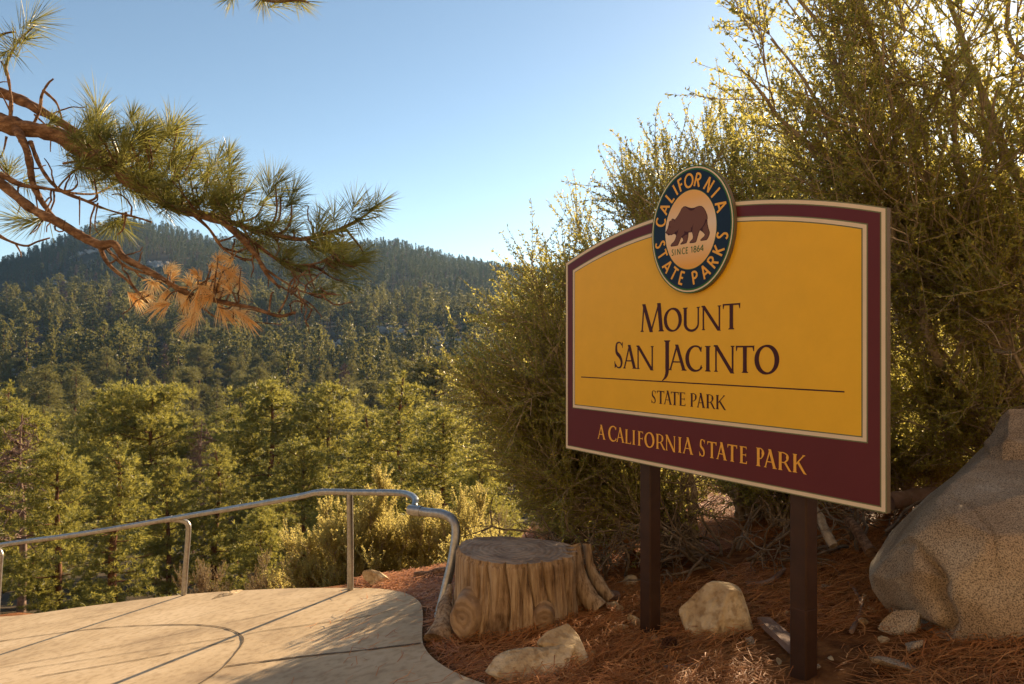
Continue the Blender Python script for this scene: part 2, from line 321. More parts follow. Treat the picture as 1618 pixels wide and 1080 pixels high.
# ------------------------------------------------------------------ the sign
R0 = np.array([1.295, 2.36]); D2 = np.array([-.54, .8415]); N2 = np.array([.8415, .54]); SL = 1.83   # right corner, run to the left, away from viewer
def sgn(x, y, t=0.0):
    """photo pixel -> (u from the left edge, height) on the plane t behind the sign face"""
    r = (x - 809) / F; A = R0 + N2 * t
    s = (A[0] - r * A[1]) / (-D2[0] + r * D2[1]); Yd = A[1] + D2[1] * s
    return SL - s, (550 - y) / F * Yd
SIGN_O = np.array([*(R0 + D2 * SL), 0.0])                      # left edge of the face, eye level
def build_sign():
    ground = terrain_z(.9, 3.0)
    root = empty('park_sign', (SIGN_O[0], SIGN_O[1], 0), 'yellow and maroon park name board with arched top and oval bear emblem on two posts', 'sign')
    root.rotation_euler = (0, 0, math.atan2(-D2[1], -D2[0]))   # local x runs to the right edge, local +y away from the viewer
    H0, H1, ARC = -.572, .487, .152
    def arch(u): return H1 + ARC * 4 * (u / SL) * (1 - u / SL)
    def outline(i, bottom):
        us = np.linspace(i, SL - i, 49)
        top = [(u, arch(u) - i * (1.0 + .02)) for u in us]
        return top + [(SL - i, H0 + bottom), (i, H0 + bottom)]
    def poly(mb, pts, y, mat, var=.5):
        pts = [tuple(p) for p in pts]
        tri = tessellate_polygon([[Vector((a, b, 0)) for a, b in pts]])
        v = np.array([(a, y, b) for a, b in pts]); f = []
        for t in tri:
            a, b, c = (np.array(pts[k]) for k in t)
            cr = (b[0] - a[0]) * (c[1] - a[1]) - (b[1] - a[1]) * (c[0] - a[0])
            f.append(t if cr > 0 else (t[0], t[2], t[1]))        # normal towards -y (the viewer)
        mb.add(v, np.array(f), mat, var)
    # panel: a 34 mm thick board; printed layers lie 0.4 mm apart
    mats = [M['edge'], M['olive'], M['cream'], M['maroon'], M['yellow']]
    mb = MB(); o = outline(0, 0); n = len(o); th = .024
    poly(mb, o, 0, 1)
    v = np.array([(a, 0, b) for a, b in o] + [(a, th, b) for a, b in o]); k = np.arange(n)
    mb.add(v, np.stack([k, (k + 1) % n, (k + 1) % n + n, k + n], -1)[:, ::-1], 0)
    mb.add(np.array([(a, th, b) for a, b in o]), np.array(tessellate_polygon([[Vector((a, b, 0)) for a, b in o]])), 0)
    for q, (i, bt, m) in enumerate([(.0045, .0045, 2), (.0185, .0185, 1), (.023, .023, 3), (.066, .236, 1), (.0705, .2405, 2), (.0845, .2545, 1), (.089, .259, 4)]):
        poly(mb, outline(i, bt), -.0004 * (q + 1), m)
    mb.build('panel', mats, root)
    FACE = -.0034
    # ---- serif lettering, drawn stroke by stroke
    TK, TN = .178, .074
    def strip(P, wd):
        P = np.asarray(P, float); T = unit(np.gradient(P, axis=0)); Nn = np.column_stack([-T[:, 1], T[:, 0]]); wd = np.broadcast_to(wd, (len(P),))[:, None]
        return [tuple(p) for p in P + Nn * wd / 2] + [tuple(p) for p in (P - Nn * wd / 2)[::-1]]
    def ring(cx, cy, rx, ry, tx, ty, a0, a1, n=40):
        a = np.radians(np.linspace(a0, a1, n))
        return [(cx + rx * math.cos(t), cy + ry * math.sin(t)) for t in a] + [(cx + (rx - tx) * math.cos(t), cy + (ry - ty) * math.sin(t)) for t in a[::-1]]
    def stem(x, w, y0=0, y1=1): return [(x - w / 2, y0), (x + w / 2, y0), (x + w / 2 * .94, (y0 + y1) / 2), (x + w / 2, y1), (x - w / 2, y1), (x - w / 2 * .94, (y0 + y1) / 2)]
    def serif(x, w, y, up, l=.055): s = 1 if up else -1; return [(x - w / 2 - l, y), (x - w / 2 - l, y + s * .022), (x - w / 2, y + s * .06), (x + w / 2, y + s * .06), (x + w / 2 + l, y + s * .022), (x + w / 2 + l, y)]
    def diag(x0, y0, x1, y1, w): return [(x0 - w / 2, y0), (x0 + w / 2, y0), (x1 + w / 2, y1), (x1 - w / 2, y1)]
    def glyph(c, W):
        g = []
        if c == 'I': g += [stem(W / 2, TK), serif(W / 2, TK, 0, 1), serif(W / 2, TK, 1, 0)]
        elif c in 'LEF':
            x = .115; g += [stem(x, TK), serif(x, TK, 1, 0, .045), serif(x, TK, 0, 1, .045)]
            if c in 'LE': g += [[(x, 0), (W, 0), (W + .01, .17), (W - .03, .17), (W - .07, .055), (x, .055)]]
            if c in 'EF': g += [[(x, 1), (W - .02, 1), (W - .02, .85), (W - .05, .85), (W - .08, .945), (x, .945)], [(x, .49), (W - .1, .49), (W - .08, .42), (W - .05, .42), (W - .05, .61), (W - .08, .61), (W - .1, .54), (x, .54)]]
        elif c == 'T':
            g += [stem(W / 2, TK), serif(W / 2, TK, 0, 1), [(0, .80), (.035, .80), (.07, .935), (W - .07, .935), (W - .035, .80), (W, .80), (W + .01, 1.02), (W - .03, 1), (.03, 1), (-.01, 1.0)]]
        elif c == 'A':
            a = W * .47; g += [diag(.075, 0, a, 1.0, TN + .012), diag(W - .115, 0, a - .01, 1.06, TK), [(W * .22, .32), (W * .74, .32), (W * .71, .375), (W * .24, .375)], serif(.075, TN, 0, 1, .05), serif(W - .115, TK, 0, 1, .05)]
        elif c == 'N':
            g += [stem(.11, TN + .01), serif(.11, TN, 0, 1), diag(.09, 1.03, W - .11, -.04, TK + .01), stem(W - .1, TN + .01, 0, 1), serif(W - .1, TN, 1, 0), [(0, 1), (.1, 1), (.1, .95), (0, .975)]]
        elif c == 'M':
            g += [diag(.075, 0, .17, 1.0, TN), serif(.075, TN, 0, 1, .05), diag(.165, 1.03, W * .48, -.02, TK), diag(W * .47, 0, W - .22, 1.02, TN), diag(W - .22, 1.03, W - .1, 0, TK), serif(W - .1, TK, 0, 1, .05)]
        elif c == 'U':
            x0, x1 = .13, W - .12; cx = (x0 + x1) / 2; rx = (x1 - x0) / 2
            g += [stem(x0, TK, .3), stem(x1, TN + .012, .3), serif(x0, TK, 1, 0), serif(x1, TN, 1, 0)]
            a = np.radians(np.linspace(180, 360, 30)); wd = np.interp(np.arange(30), [0, 12, 29], [TK, TK * .62, TN + .012])
            g += [strip(np.column_stack([cx + rx * np.cos(a), .305 + .31 * np.sin(a)]), wd)]
        elif c == 'O':
            a = np.radians(np.linspace(0, 360, 61)); wd = TN + (TK + .02 - TN) * np.abs(np.cos(a - .18)) ** 1.4
            k = W / 2 - .075; q = np.column_stack([W / 2 + k * np.cos(a), .5 + .49 * np.sin(a)])
            dn = unit(np.column_stack([np.cos(a) / k, np.sin(a) / .49])) * wd[:, None] / 2
            for lo, hi in ((0, 31), (30, 61)): g += [[tuple(p) for p in (q + dn)[lo:hi]] + [tuple(p) for p in (q - dn)[lo:hi][::-1]]]
        elif c == 'C':
            a = np.radians(np.linspace(48, 318, 50)); wd = TN + (TK + .02 - TN) * np.clip(-np.cos(a - .15), 0, 1) ** 1.2
            k = W * .62 - .07; q = np.column_stack([W * .62 + k * np.cos(a), .5 + .49 * np.sin(a)])
            dn = unit(np.column_stack([np.cos(a) / k, np.sin(a) / .49])) * wd[:, None] / 2
            g += [[tuple(p) for p in q + dn] + [tuple(p) for p in (q - dn)[::-1]], [(W - .05, .76), (W - .02, .76), (W, .98), (W - .05, .93), (W - .16, .94), (W - .14, .88)], [(W - .1, .12), (W - .06, .10), (W, .24), (W - .03, .25)]]
        elif c == 'S':
            P = smooth_path([(W - .07, .86), (W * .62, .965), (W * .30, .93), (.10, .76), (W * .27, .58), (W * .62, .43), (W - .09, .24), (W * .70, .06), (W * .38, .03), (.06, .15)], 60)
            wd = np.interp(np.arange(60), [0, 8, 18, 30, 42, 50, 59], [.05, .05, .10, .15, .10, .055, .05])
            g += [strip(P[:32], wd[:32]), strip(P[31:], wd[31:]), [(W - .06, .76), (W - .03, .76), (W - .02, 1.0), (W - .07, .93)], [(0, .26), (.03, .26), (.10, .06), (.02, -.01)]]
        elif c == 'J':
            g += [stem(W - .12, TK, .1), serif(W - .12, TK, 1, 0)]
            P = smooth_path([(W - .12, .11), (W - .13, -.08), (W - .2, -.24), (W - .36, -.38)], 24); g += [strip(P, np.interp(np.arange(24), [0, 12, 23], [TK, TK * .75, .02]))]
        elif c in 'PR':
            x = .115; yb = .44; g += [stem(x, TK), serif(x, TK, 0, 1, .045), [(x - TK / 2 - .05, 1), (x, 1), (x, .95), (x - TK / 2 - .05, .975)]]
            bw = W - .09 if c == 'P' else W * .72; ax = x + .1
            P = smooth_path([(x, .97), (ax + (bw - ax) * .35, .975), (bw - .02, .87), (bw, .73), (bw - .03, .58), (ax + (bw - ax) * .35, yb), (x + .06, yb + .01)], 40)
            g += [strip(P, np.interp(np.arange(40), [0, 9, 19, 30, 39], [.05, .06, TK, .06, .05]))]
            if c == 'R': g += [[(W * .42, .46), (W * .62, .46), (W - .03, .07), (W + .05, -.01), (W - .12, -.01)]]
        elif c == 'K':
            x = .115; g += [stem(x, TK), serif(x, TK, 0, 1, .045), serif(x, TK, 1, 0, .045), diag(x + .05, .44, W - .13, .98, TN + .02), serif(W - .13, TN, 1, 0, .05), [(x + .12, .56), (x + .26, .62), (W - .05, .08), (W + .05, -.02), (W - .14, -.01)]]
        return g
    def line(name, items, base, capL, capR, mat, words=None):
        if words:
            for wl in words: line(name, items[:wl], base, 0, 0, mat); items = items[wl:]
            return
        """items: (char, px left, px right, size, drop); base: two photo points on the baseline"""
        mb = MB(); k = 0
        v0 = np.mean([sgn(*p)[1] for p in base]); 
        for c, x0, x1, size, yy in items:
            u0, u1 = sgn(x0, yy)[0], sgn(x1, yy)[0]; h = size
            for pl in glyph(c, (u1 - u0) / h):
                poly(mb, [(u0 + a * h, v0 + b * h) for a, b in pl], FACE - .00012 * (k % 7), 0); k += 1
        return mb.build(name, mat, root)
    Z1 = lambda x, y: (960 + x / 5.4, 460 + y / 5.4)
    def mk(chars, ext, size, Zf, y): return [(c, Zf(a, y)[0], Zf(b, y)[0], s, Zf(a, y)[1]) for c, (a, b), s in zip(chars, ext, size)]
    def hgt(top, bot, Zf): return sgn(*Zf(*top))[1] - sgn(*Zf(*bot))[1]
    hM = hgt((435, 108), (440, 343), Z1); hS = hgt((690, 128), (690, 333), Z1)
    hT = hgt((1060, 97), (1060, 324), Z1)
    line('lettering', mk('MOUNT', [(287, 480), (487, 635), (648, 797), (805, 975), (988, 1135)], [hM, hT * .93, hT * .93, hT * .93, hT * .97], Z1, 335), [Z1(310, 346), Z1(1060, 324)], 0, 0, M['ink'])
    hB = hgt((100, 432), (100, 660), Z1); hs = hgt((860, 465), (860, 684), Z1)
    line('lettering', mk('SANJACINTO', [(63, 138), (138, 250), (250, 400), (465, 535), (527, 675), (672, 808), (830, 890), (910, 1090), (1100, 1255), (1262, 1465)],
                         [hB, hs, hs, hB * 1.02, hs, hs, hs, hs, hs, hs], Z1, 660), [Z1(110, 658), Z1(860, 684), Z1(1360, 700)], 0, 0, M['ink'], (3, 7))
    hp = hgt((643, 862), (643, 977), Z1)
    line('lettering', mk('STATEPARK', [(378, 418), (428, 488), (485, 552), (545, 610), (618, 668), (712, 765), (768, 835), (848, 920), (930, 1012)], [hp] * 9, Z1, 970), [Z1(460, 962), Z1(643, 977), Z1(955, 1004)], 0, 0, M['ink'], (5, 4))
    Z2 = lambda x, y: (930 + x / 4.494, 650 + y / 4.494)
    hc = hgt((654, 182), (654, 292), Z2)
    line('lettering', mk('ACALIFORNIASTATEPARK', [(68, 122), (145, 200), (202, 257), (265, 305), (313, 337), (355, 392), (402, 470), (484, 546), (550, 622), (640, 664), (674, 745), (790, 832), (848, 912), (912, 985), (990, 1058), (1078, 1128), (1196, 1252), (1250, 1338), (1352, 1441), (1455, 1548)],
                         [hc * 1.0, hc * 1.08] + [hc] * 9 + [hc * 1.08] + [hc] * 4 + [hc * 1.05] + [hc] * 3, Z2, 290), [Z2(80, 193), Z2(326, 234), Z2(654, 292), Z2(1210, 386), Z2(1470, 430)], 0, 0, M['gold'], (1, 10, 5, 4))
    mb = MB(); (ua, va), (ub, vb) = sgn(919, 596), sgn(1335, 617.5); vm = (va + vb) / 2
    poly(mb, [(ua, vm - .0028), (ub, vm - .0028), (ub, vm + .0028), (ua, vm + .0028)], FACE, 0); mb.build('rule_line', M['ink'], root)
    # ---- emblem
    TE = -.024
    cu, cv = sgn(1090.5, 362.5, TE); ex = (sgn(1155.5, 362, TE)[0] - sgn(1026.5, 362, TE)[0]) / 2; ey = (sgn(1091, 262.5, TE)[1] - sgn(1091, 463, TE)[1]) / 2
    def ell(k, n=72, dk=0): a = np.linspace(0, 2 * np.pi, n, endpoint=False); return [(cu + (ex * k) * math.cos(t), cv + (ey * k) * math.sin(t)) for t in a]
    m, nt, b = base_mat('emblem_gradient'); L = nt.links.new
    tc = N(nt, 'ShaderNodeTexCoord'); sp = N(nt, 'ShaderNodeSeparateXYZ'); L(tc.outputs['Object'], sp.inputs[0])
    mr = N(nt, 'ShaderNodeMapRange'); mr.inputs[1].default_value = cv - ey * .62; mr.inputs[2].default_value = cv + ey * .62; L(sp.outputs['Z'], mr.inputs[0])
    rp = ramp(nt, [(.78, .36, .02), (.80, .55, .30), (.76, .58, .42), (.80, .42, .08)], [0.05, .38, .55, .92]); L(mr.outputs[0], rp.inputs[0]); L(rp.outputs[0], b.inputs['Base Color']); b.inputs['Roughness'].default_value = .35
    mats = [M['edge'], M['green'], M['cream'], M['navy'], m]
    mb = MB(); o = ell(1); n = len(o); k = np.arange(n); th = .0195
    v = np.array([(a, TE, b) for a, b in o] + [(a, TE + th, b) for a, b in o])
    mb.add(v, np.stack([k, (k + 1) % n, (k + 1) % n + n, k + n], -1), 0); poly(mb, o, TE, 1)
    mb.add(np.array([(a, TE + th, b) for a, b in o]), np.array(tessellate_polygon([[Vector((a, b, 0)) for a, b in o]])), 0)
    for q, (kk, mi) in enumerate([(.982, 2), (.958, 1), (.932, 3), (.630, 1), (.622, 4)]): poly(mb, ell(kk), TE - .0004 * (q + 1), mi)
    emb = mb.build('emblem', mats, root)
    EF = TE - .0024
    def arcp(cx, cy, rx, ry, a0, a1, n=20): a = np.radians(np.linspace(a0, a1, n)); return [(cx + rx * math.cos(t), cy + ry * math.sin(t)) for t in a]
    SK = {  # skeleton strokes of a plain sans alphabet: (width, strokes)
        'C': (.62, [arcp(.40, .5, .36, .5, 50, 310)]), 'A': (.72, [[(0.02, 0), (.36, 1)], [(.36, 1), (.70, 0)], [(.13, .30), (.59, .30)]]), 'L': (.42, [[(.05, 1), (.05, .0)], [(.0, .02), (.42, .02)]]),
        'I': (.12, [[(.06, 0), (.06, 1)]]), 'F': (.42, [[(.05, 0), (.05, 1)], [(0, .97), (.42, .97)], [(.05, .52), (.36, .52)]]), 'O': (.86, [arcp(.43, .5, .40, .5, 0, 360, 36)]),
        'R': (.56, [[(.05, 0), (.05, 1)], [(.05, .97)] + arcp(.22, .74, .26, .23, 90, -90, 14) + [(.05, .51)], [(.24, .50), (.54, 0)]]), 'N': (.64, [[(.05, 0), (.05, 1)], [(.05, 1), (.58, 0)], [(.58, 0), (.58, 1)]]),
        'S': (.46, [[(.42, .90), (.32, .98), (.2, .98), (.08, .88), (.08, .72), (.2, .58), (.32, .46), (.40, .32), (.38, .12), (.26, .02), (.14, .02), (.02, .12)]]),
        'T': (.60, [[(.30, 0), (.30, 1)], [(0, .97), (.60, .97)]]), 'E': (.42, [[(.05, 0), (.05, 1)], [(0, .97), (.42, .97)], [(.05, .52), (.36, .52)], [(0, .03), (.42, .03)]]),
        'P': (.50, [[(.05, 0), (.05, 1)], [(.05, .97)] + arcp(.22, .72, .26, .25, 90, -90, 14) + [(.05, .47)]]), 'K': (.56, [[(.05, 0), (.05, 1)], [(.08, .46), (.50, 1)], [(.16, .54), (.56, 0)]]),
        '1': (.3, [[(.2, 0), (.2, 1)], [(.03, .82), (.2, .98)]]), '8': (.5, [arcp(.25, .75, .19, .23, 0, 360, 24), arcp(.25, .26, .23, .26, 0, 360, 24)]), '6': (.5, [arcp(.25, .28, .22, .27, 0, 360, 24), [(.40, 1.0), (.2, .72), (.05, .42)]]),
        '4': (.56, [[(.42, 0), (.42, 1)], [(.42, 1), (.03, .33)], [(.0, .30), (.56, .30)]])}
    def sans(mb, c, cx, cy, h, ang, wd, y, W=None, k0=0):
        w0, st = SK[c]; sx = (W / w0) if W else h; ca, sa = math.cos(ang), math.sin(ang)
        for i, s in enumerate(st):
            s = np.array(s, float); s = smooth_path(s, 28) if len(s) > 4 else s
            s = np.column_stack([(s[:, 0] - w0 / 2) * sx, (s[:, 1] - .5) * h]); q = strip(s, wd)
            poly_pts = [(cx + a * ca - b * sa, cy + a * sa + b * ca) for a, b in q]
            n = len(s); V = np.array([(a, y - .00012 * (i + k0), b) for a, b in poly_pts])
            f = [(j, 2 * n - 1 - j, 2 * n - 2 - j, j + 1) for j in range(n - 1)]
            mb.add(V, np.array(f), 0)
    Z5 = lambda x, y: (1000 + x / 4.5, 240 + y / 4.5)
    km = .775
    for word, pts, topside in (('CALIFORNIA', [(183, 497), (217, 395), (255, 305), (300, 258), (340, 216), (400, 195), (465, 197), (540, 240), (584, 297), (612, 393)], True),
                               ('STATEPARKS', [(177, 668), (202, 740), (232, 838), (292, 872), (348, 900), (443, 885), (515, 848), (562, 768), (600, 690), (623, 590)], False)):
        mb = MB()
        for ci, (c, p) in enumerate(zip(word, pts)):
            if word[:5] == 'STATE' and ci == 5: mb.build('ring_lettering', M['gold'], emb); mb = MB()
            u, v = sgn(*Z5(*p), TE); th_ = math.atan2((v - cv) / ey, (u - cu) / ex)
            x, y = cu + ex * km * math.cos(th_), cv + ey * km * math.sin(th_)
            nrm = math.atan2(math.sin(th_) / ey, math.cos(th_) / ex); ang = nrm - math.pi / 2 if topside else nrm + math.pi / 2
            sans(mb, c, x, y, .058, ang, .0098, EF)
        mb.build('ring_lettering', M['gold'], emb)
    Z3 = lambda x, y: (1040 + x / 10.8, 310 + y / 10.8)
    mb = MB()
    for c, (a, b) in zip('SINCE1864', [(238, 268), (288, 302), (330, 386), (412, 458), (478, 513), (563, 592), (612, 655), (670, 712), (724, 780)]):
        u0 = sgn(*Z3(a, 950), TE)[0]; u1 = sgn(*Z3(b, 950), TE)[0]
        v = (sgn(*Z3(240, 962), TE)[1] + sgn(*Z3(500, 918), TE)[1] + sgn(*Z3(760, 880), TE)[1]) / 3
        sans(mb, c, (u0 + u1) / 2, v, .027, 0, .0042, EF, W=u1 - u0)
        if c in 'E4' and a in (478, 724): mb.build('date_lettering', M['green'], emb); mb = MB()
    # bear
    B = [(130,610),(150,580),(175,530),(193,470),(195,430),(215,410),(228,418),(235,385),(255,378),(290,395),(330,345),(370,275),(405,205),(440,172),(475,168),(520,186),(570,198),(620,193),(660,175),(705,162),(750,165),(790,200),(820,255),(845,320),(852,370),(845,400),(850,470),(865,540),(888,610),(880,660),(860,710),(835,745),(780,755),(730,762),(725,740),(750,715),(790,680),(800,650),(780,620),(745,595),(718,580),(700,620),(680,690),(660,760),(645,785),(600,795),(545,800),(540,780),(560,755),(590,730),(600,690),(590,640),(578,608),(525,615),(520,680),(510,740),(490,795),(450,810),(390,825),(385,805),(410,780),(432,755),(425,720),(405,700),(385,740),(360,800),(340,840),(290,850),(225,858),(215,840),(235,805),(270,775),(295,730),(310,680),(305,655),(275,640),(235,662),(215,658),(180,668),(170,655),(150,640),(132,625)]
    Bz = np.array([sgn(*Z3(*p), TE) for p in B])
    nx = np.roll(Bz, -1, 0) - Bz; nx = unit(nx); pv = np.roll(nx, 1, 0); t = unit(nx + pv); inn = np.column_stack([t[:, 1], -t[:, 0]])
    mb = MB(); poly(mb, Bz, EF, 0); poly(mb, Bz + inn * .0030, EF - .0005, 1)
    for q in ([(470,176),(520,192),(570,202),(620,198),(655,184),(620,225),(580,243),(545,238),(510,212)], [(815,390),(845,398),(832,425),(800,490),(765,540),(770,585),(798,640),(745,590),(712,575),(760,520),(798,455)],
              [(458,585),(475,605),(525,602),(576,600),(576,612),(525,618),(516,650),(470,660),(440,685),(412,705),(400,690),(452,640)], [(285,625),(300,600),(318,608),(330,575),(342,590),(362,540),(345,600),(325,660),(300,650),(270,640)],
              [(612,460),(598,520),(585,612),(575,600),(560,575),(573,570),(568,520),(582,535)], [(195,430),(205,445),(198,480),(180,530),(172,535),(190,475)], [(265,385),(290,400),(292,445),(282,415),(268,398)],
              [(202,515),(212,512),(218,525),(212,538),(204,532)], [(172,650),(185,628),(200,625),(192,640),(205,655),(180,665)]):
        poly(mb, [sgn(*Z3(*p), TE) for p in q], EF - .0010, 0)
    mb.build('bear', [M['ink'], M['bearbrown']], emb)
    # posts
    for cx_px, ytop, (face_l, face_r) in ((1027.5, 740, (1013, 1043)), (1269.5, 800, (1250, 1289))):
        t = th + .048; r = (cx_px - 809) / F; A = R0 + N2 * t
        s = (A[0] - r * A[1]) / (-D2[0] + r * D2[1]); u = SL - s; h = .038
        X = R0 + D2 * s + N2 * t; zb = float(terrain_z(*X)) - .25
        mb = MB(); c = .006
        sec = np.array([(-h + c, -h), (h - c, -h), (h, -h + c), (h, h - c), (h - c, h), (-h + c, h), (-h, h - c), (-h, -h + c)])
        zs = [zb, zb + .52, zb + .521, zb + .525, zb + .526, .30]; gr = [1, 1, .985, .985, 1, 1]
        V = np.array([(u + a * g_, t + b * g_, z) for z, g_ in zip(zs, gr) for a, b in sec]); k = np.arange(8)
        for l in range(len(zs) - 1): mb.add(V[l * 8:(l + 2) * 8], np.stack([k, (k + 1) % 8, (k + 1) % 8 + 8, k + 8], -1))
        mb.add(V[-8:], np.array([k]))
        mb.build('post', M['post'], root)
build_sign()

# ------------------------------------------------------------------ handrail
def build_rail():
    root = empty('handrail', on_plane(553, 940), 'galvanised steel pipe handrail curving along the edge of the paved overlook', 'handrail')
    def P3(q): return np.array([px(*p) for p in q]) - np.array(root.location)
    def pipe(name, q, r, n=60, k=14, par=root, mat='steel'):
        mb = MB(); add_tube(mb, smooth_path(P3(q), n), r, k, cap=True); return mb.build(name, M[mat], par, smooth=True)
    pipe('rail', [(-420, 925, 7.9), (-200, 893, 7.4), (0, 861, 6.9), (130, 843, 6.55), (266, 820, 6.25), (390, 799, 5.8), (470, 784.5, 5.45), (507, 777, 5.32), (560, 777.5, 5.16), (620, 778, 4.95), (645, 781, 4.82), (656, 789, 4.7), (655, 801, 4.6)], .0235, 140)
    pipe('post', [(266, 820.5, 6.26), (285, 821.5, 6.22), (296, 827, 6.2), (297.5, 842, 6.2), (293, 900, 6.21), (289.5, 955, 6.22)], .0235)
    pipe('post', [(-25, 865, 6.93), (-8, 866, 6.9), (1, 874, 6.88), (0, 895, 6.88), (-6, 990, 6.88)], .0235)
    pipe('post', [(552.5, 778, 5.18), (553.5, 860, 5.2), (553.5, 948, 5.22)], .0245)
    pipe('end_post', [(646, 805, 4.58), (675, 809, 4.5), (700, 812, 4.42), (716, 822, 4.36), (720, 842, 4.32), (714, 885, 4.26), (700, 945, 4.18), (690, 985, 4.13)], .029)
    pipe('collar', [(647, 805, 4.58), (666, 807.5, 4.53)], .0345, 3)
    for a, b in (((503, 778, 5.335), (510, 776.8, 5.315)), ((262, 820.8, 6.255), (272, 819.2, 6.235))): pipe('collar', [a, b], .0275, 3)
build_rail()

# ------------------------------------------------------------------ rocks
def rock_mesh(seed, dims, sub=4, planes=9, soft=10, rough=.06, nscale=1.6):
    rg = np.random.default_rng(seed); v, f = ICO[sub]; v = v.copy()
    nn = unit(rg.normal(size=(planes, 3))); dd = rg.uniform(.62, 1.0, planes)
    q = np.maximum(v @ nn.T, 1e-3) / dd
    r = 1 / (np.sum(q ** soft, 1) ** (1 / soft) + .25); r = r / np.percentile(r, 90)
    v = v * r[:, None]
    v = v * (1 + rough * fbm(v * nscale + seed, 5)[:, None])
    lo, hi = v.min(0), v.max(0); return (v - (lo + hi) / 2) * np.array(dims) / (hi - lo), f
def chip(v, n, depth, seed):
    rg = np.random.default_rng(seed); v = v.copy()
    for nn in unit(rg.normal(size=(n, 3))):
        p = v @ nn; d = p.max() - depth * rg.uniform(.25, 1); v -= nn * np.maximum(p - d, 0)[:, None]
    return v
def rock(name, pos, dims, seed, mat, label, cat='rock', group=None, rotz=0, rot=None, **kw):
    v, f = rock_mesh(seed, dims, **kw); v = chip(v, 26, min(dims) * .12, seed) if kw.get('sub', 4) > 2 else v; mb = MB(); mb.add(v, f); o = mb.build(name, M[mat], smooth=kw.get('sub', 4) >= 5)
    o.location = pos; o.rotation_euler = rot or (0, 0, rotz); tag(o, label, cat, group); return o
def build_boulders():
    # large granite boulder on the right: outline follows the photo, real depth
    rc = np.array([2.45, 3.2, -1.25]); v, f = icosphere(7)
    PL = np.array([(-.73, -.12, .67, .86), (-.28, -.95, .12, .66), (-.89, .455, 0, .728), (-.768, .19, -.611, .51), (-.558, .483, .673, .662), (-.747, .517, .425, .707), (-.93, -.30, -.20, .86), (-.80, -.45, -.40, .73), (-.10, -.10, .99, .70), (1, 0, .1, 1.2), (0, 1, .1, .8), (-.30, -.70, .65, .80), (.45, -.85, .25, .80), (-.55, -.80, -.25, .74), (-.45, -.35, .82, .86), (0, -.3, -1, .9)])
    nn = unit(PL[:, :3]); q = np.maximum(v @ nn.T, 1e-3) / PL[:, 3]; r = 1 / (np.sum(q ** 18, 1) ** (1 / 18))
    v = v * r[:, None]; v = v * (1 + .035 * fbm(v * 1.9 + 5, 3))[:, None]; v = chip(v, 90, .05, 12); v = v * (1 + .006 * fbm(v * 8, 5))[:, None]; W_ = v + rc
    for x0, z0, z1, dp, wd in ((1.735, -1.5, -.80, .085, .014), (2.12, -1.25, -.70, .030, .009), (1.95, -1.0, -.62, .02, .008)):
        cx = x0 + .035 * np.sin(W_[:, 2] * 7 + x0 * 9) + .02 * vnoise(np.column_stack([W_[:, 2] * 9, W_[:, 2] * 0, W_[:, 2] * 0 + x0])); fade = np.clip((W_[:, 2] - z0) / .12, 0, 1) * np.clip((z1 - W_[:, 2]) / .12, 0, 1) * np.clip((3.25 - W_[:, 1]) / .2, 0, 1)
        v = v - v * (dp * fade * np.exp(-((W_[:, 0] - cx) / wd) ** 2))[:, None]
    mb = MB(); mb.add(v, f); o = mb.build('boulder', M['granite'], smooth=True); o.location = rc; tag(o, 'huge speckled granite boulder with a vertical crack, right of the sign', 'boulder')
    v, f = rock_mesh(77, (1.05, .9, .85), sub=6, planes=9, soft=7, rough=.10, nscale=3.2); v = chip(v, 50, .06, 9); v = v * (1 + .012 * fbm(v * 14, 4))[:, None]; mb = MB(); mb.add(v, f); o = mb.build('boulder', M['granite'], smooth=True)
    o.location = (2.90, 3.42, -.66); tag(o, 'rough weathered upper boulder perched behind the huge cracked boulder', 'boulder')
    G = lambda x, y, up=0: tuple(on_plane(x, y) + np.array([0, 0, up]))
    v, f = ICO[6]; PL = np.array([(-.72, -.42, .55, .50), (.35, -.90, .25, .55), (.95, -.05, .22, .62), (-.2, .9, .35, .6), (.25, -.1, .96, .86), (-.5, -.8, -.3, .66), (0, 0, -1, .6), (-.9, .1, -.35, .80)])
    q = np.maximum(v @ unit(PL[:, :3]).T, 1e-3) / PL[:, 3]; v = v / (np.sum(q ** 40, 1) ** (1 / 40))[:, None]; v = chip(v, 26, .09, 4); v = v * (1 + .025 * fbm(v * 3, 5))[:, None]
    lo, hi = v.min(0), v.max(0); v = (v - (lo + hi) / 2) * np.array([.37, .30, .31]) / (hi - lo); mb = MB(); mb.add(v, f); o = mb.build('rock', M['pale_rock']); o.location = G(1134, 992, .08); tag(o, 'pale wedge-shaped rock between the two sign posts', 'rock')
    mb = MB()
    for sd, dm, of in ((5, (.46, .24, .13), (-.04, 0, 0)), (9, (.24, .21, .19), (.13, .02, .03))):
        v, f = rock_mesh(sd, dm, 5, 10, 30, .07, 2.6); v = chip(v, 30, .02, sd); mb.add(v + np.array(of), f)
    o = mb.build('rock', M['pale_rock'], smooth=True); o.location = G(848, 1060, .03); o.rotation_euler = (0, 0, .45); tag(o, 'long low cream rock with a raised right end, lying in front of the stump', 'rock')
    rock('rock', G(1418, 1058, .02), (.24, .15, .07), 31, 'granite', 'thin flat granite slab lying at the foot of the huge boulder', rotz=-.3, sub=4, planes=7, soft=18, rough=.03)
    rock('rock', G(1447, 1028, .02), (.11, .09, .08), 33, 'granite', 'small angular granite chunk above the thin slab beside the boulder', rotz=.3, sub=4, planes=7, soft=18, rough=.03)
    rock('rock', G(1424, 998, .05), (.20, .14, .17), 37, 'granite', 'grey lump split from the lower left of the huge boulder', rotz=.2, sub=5, planes=7, soft=12, rough=.05)
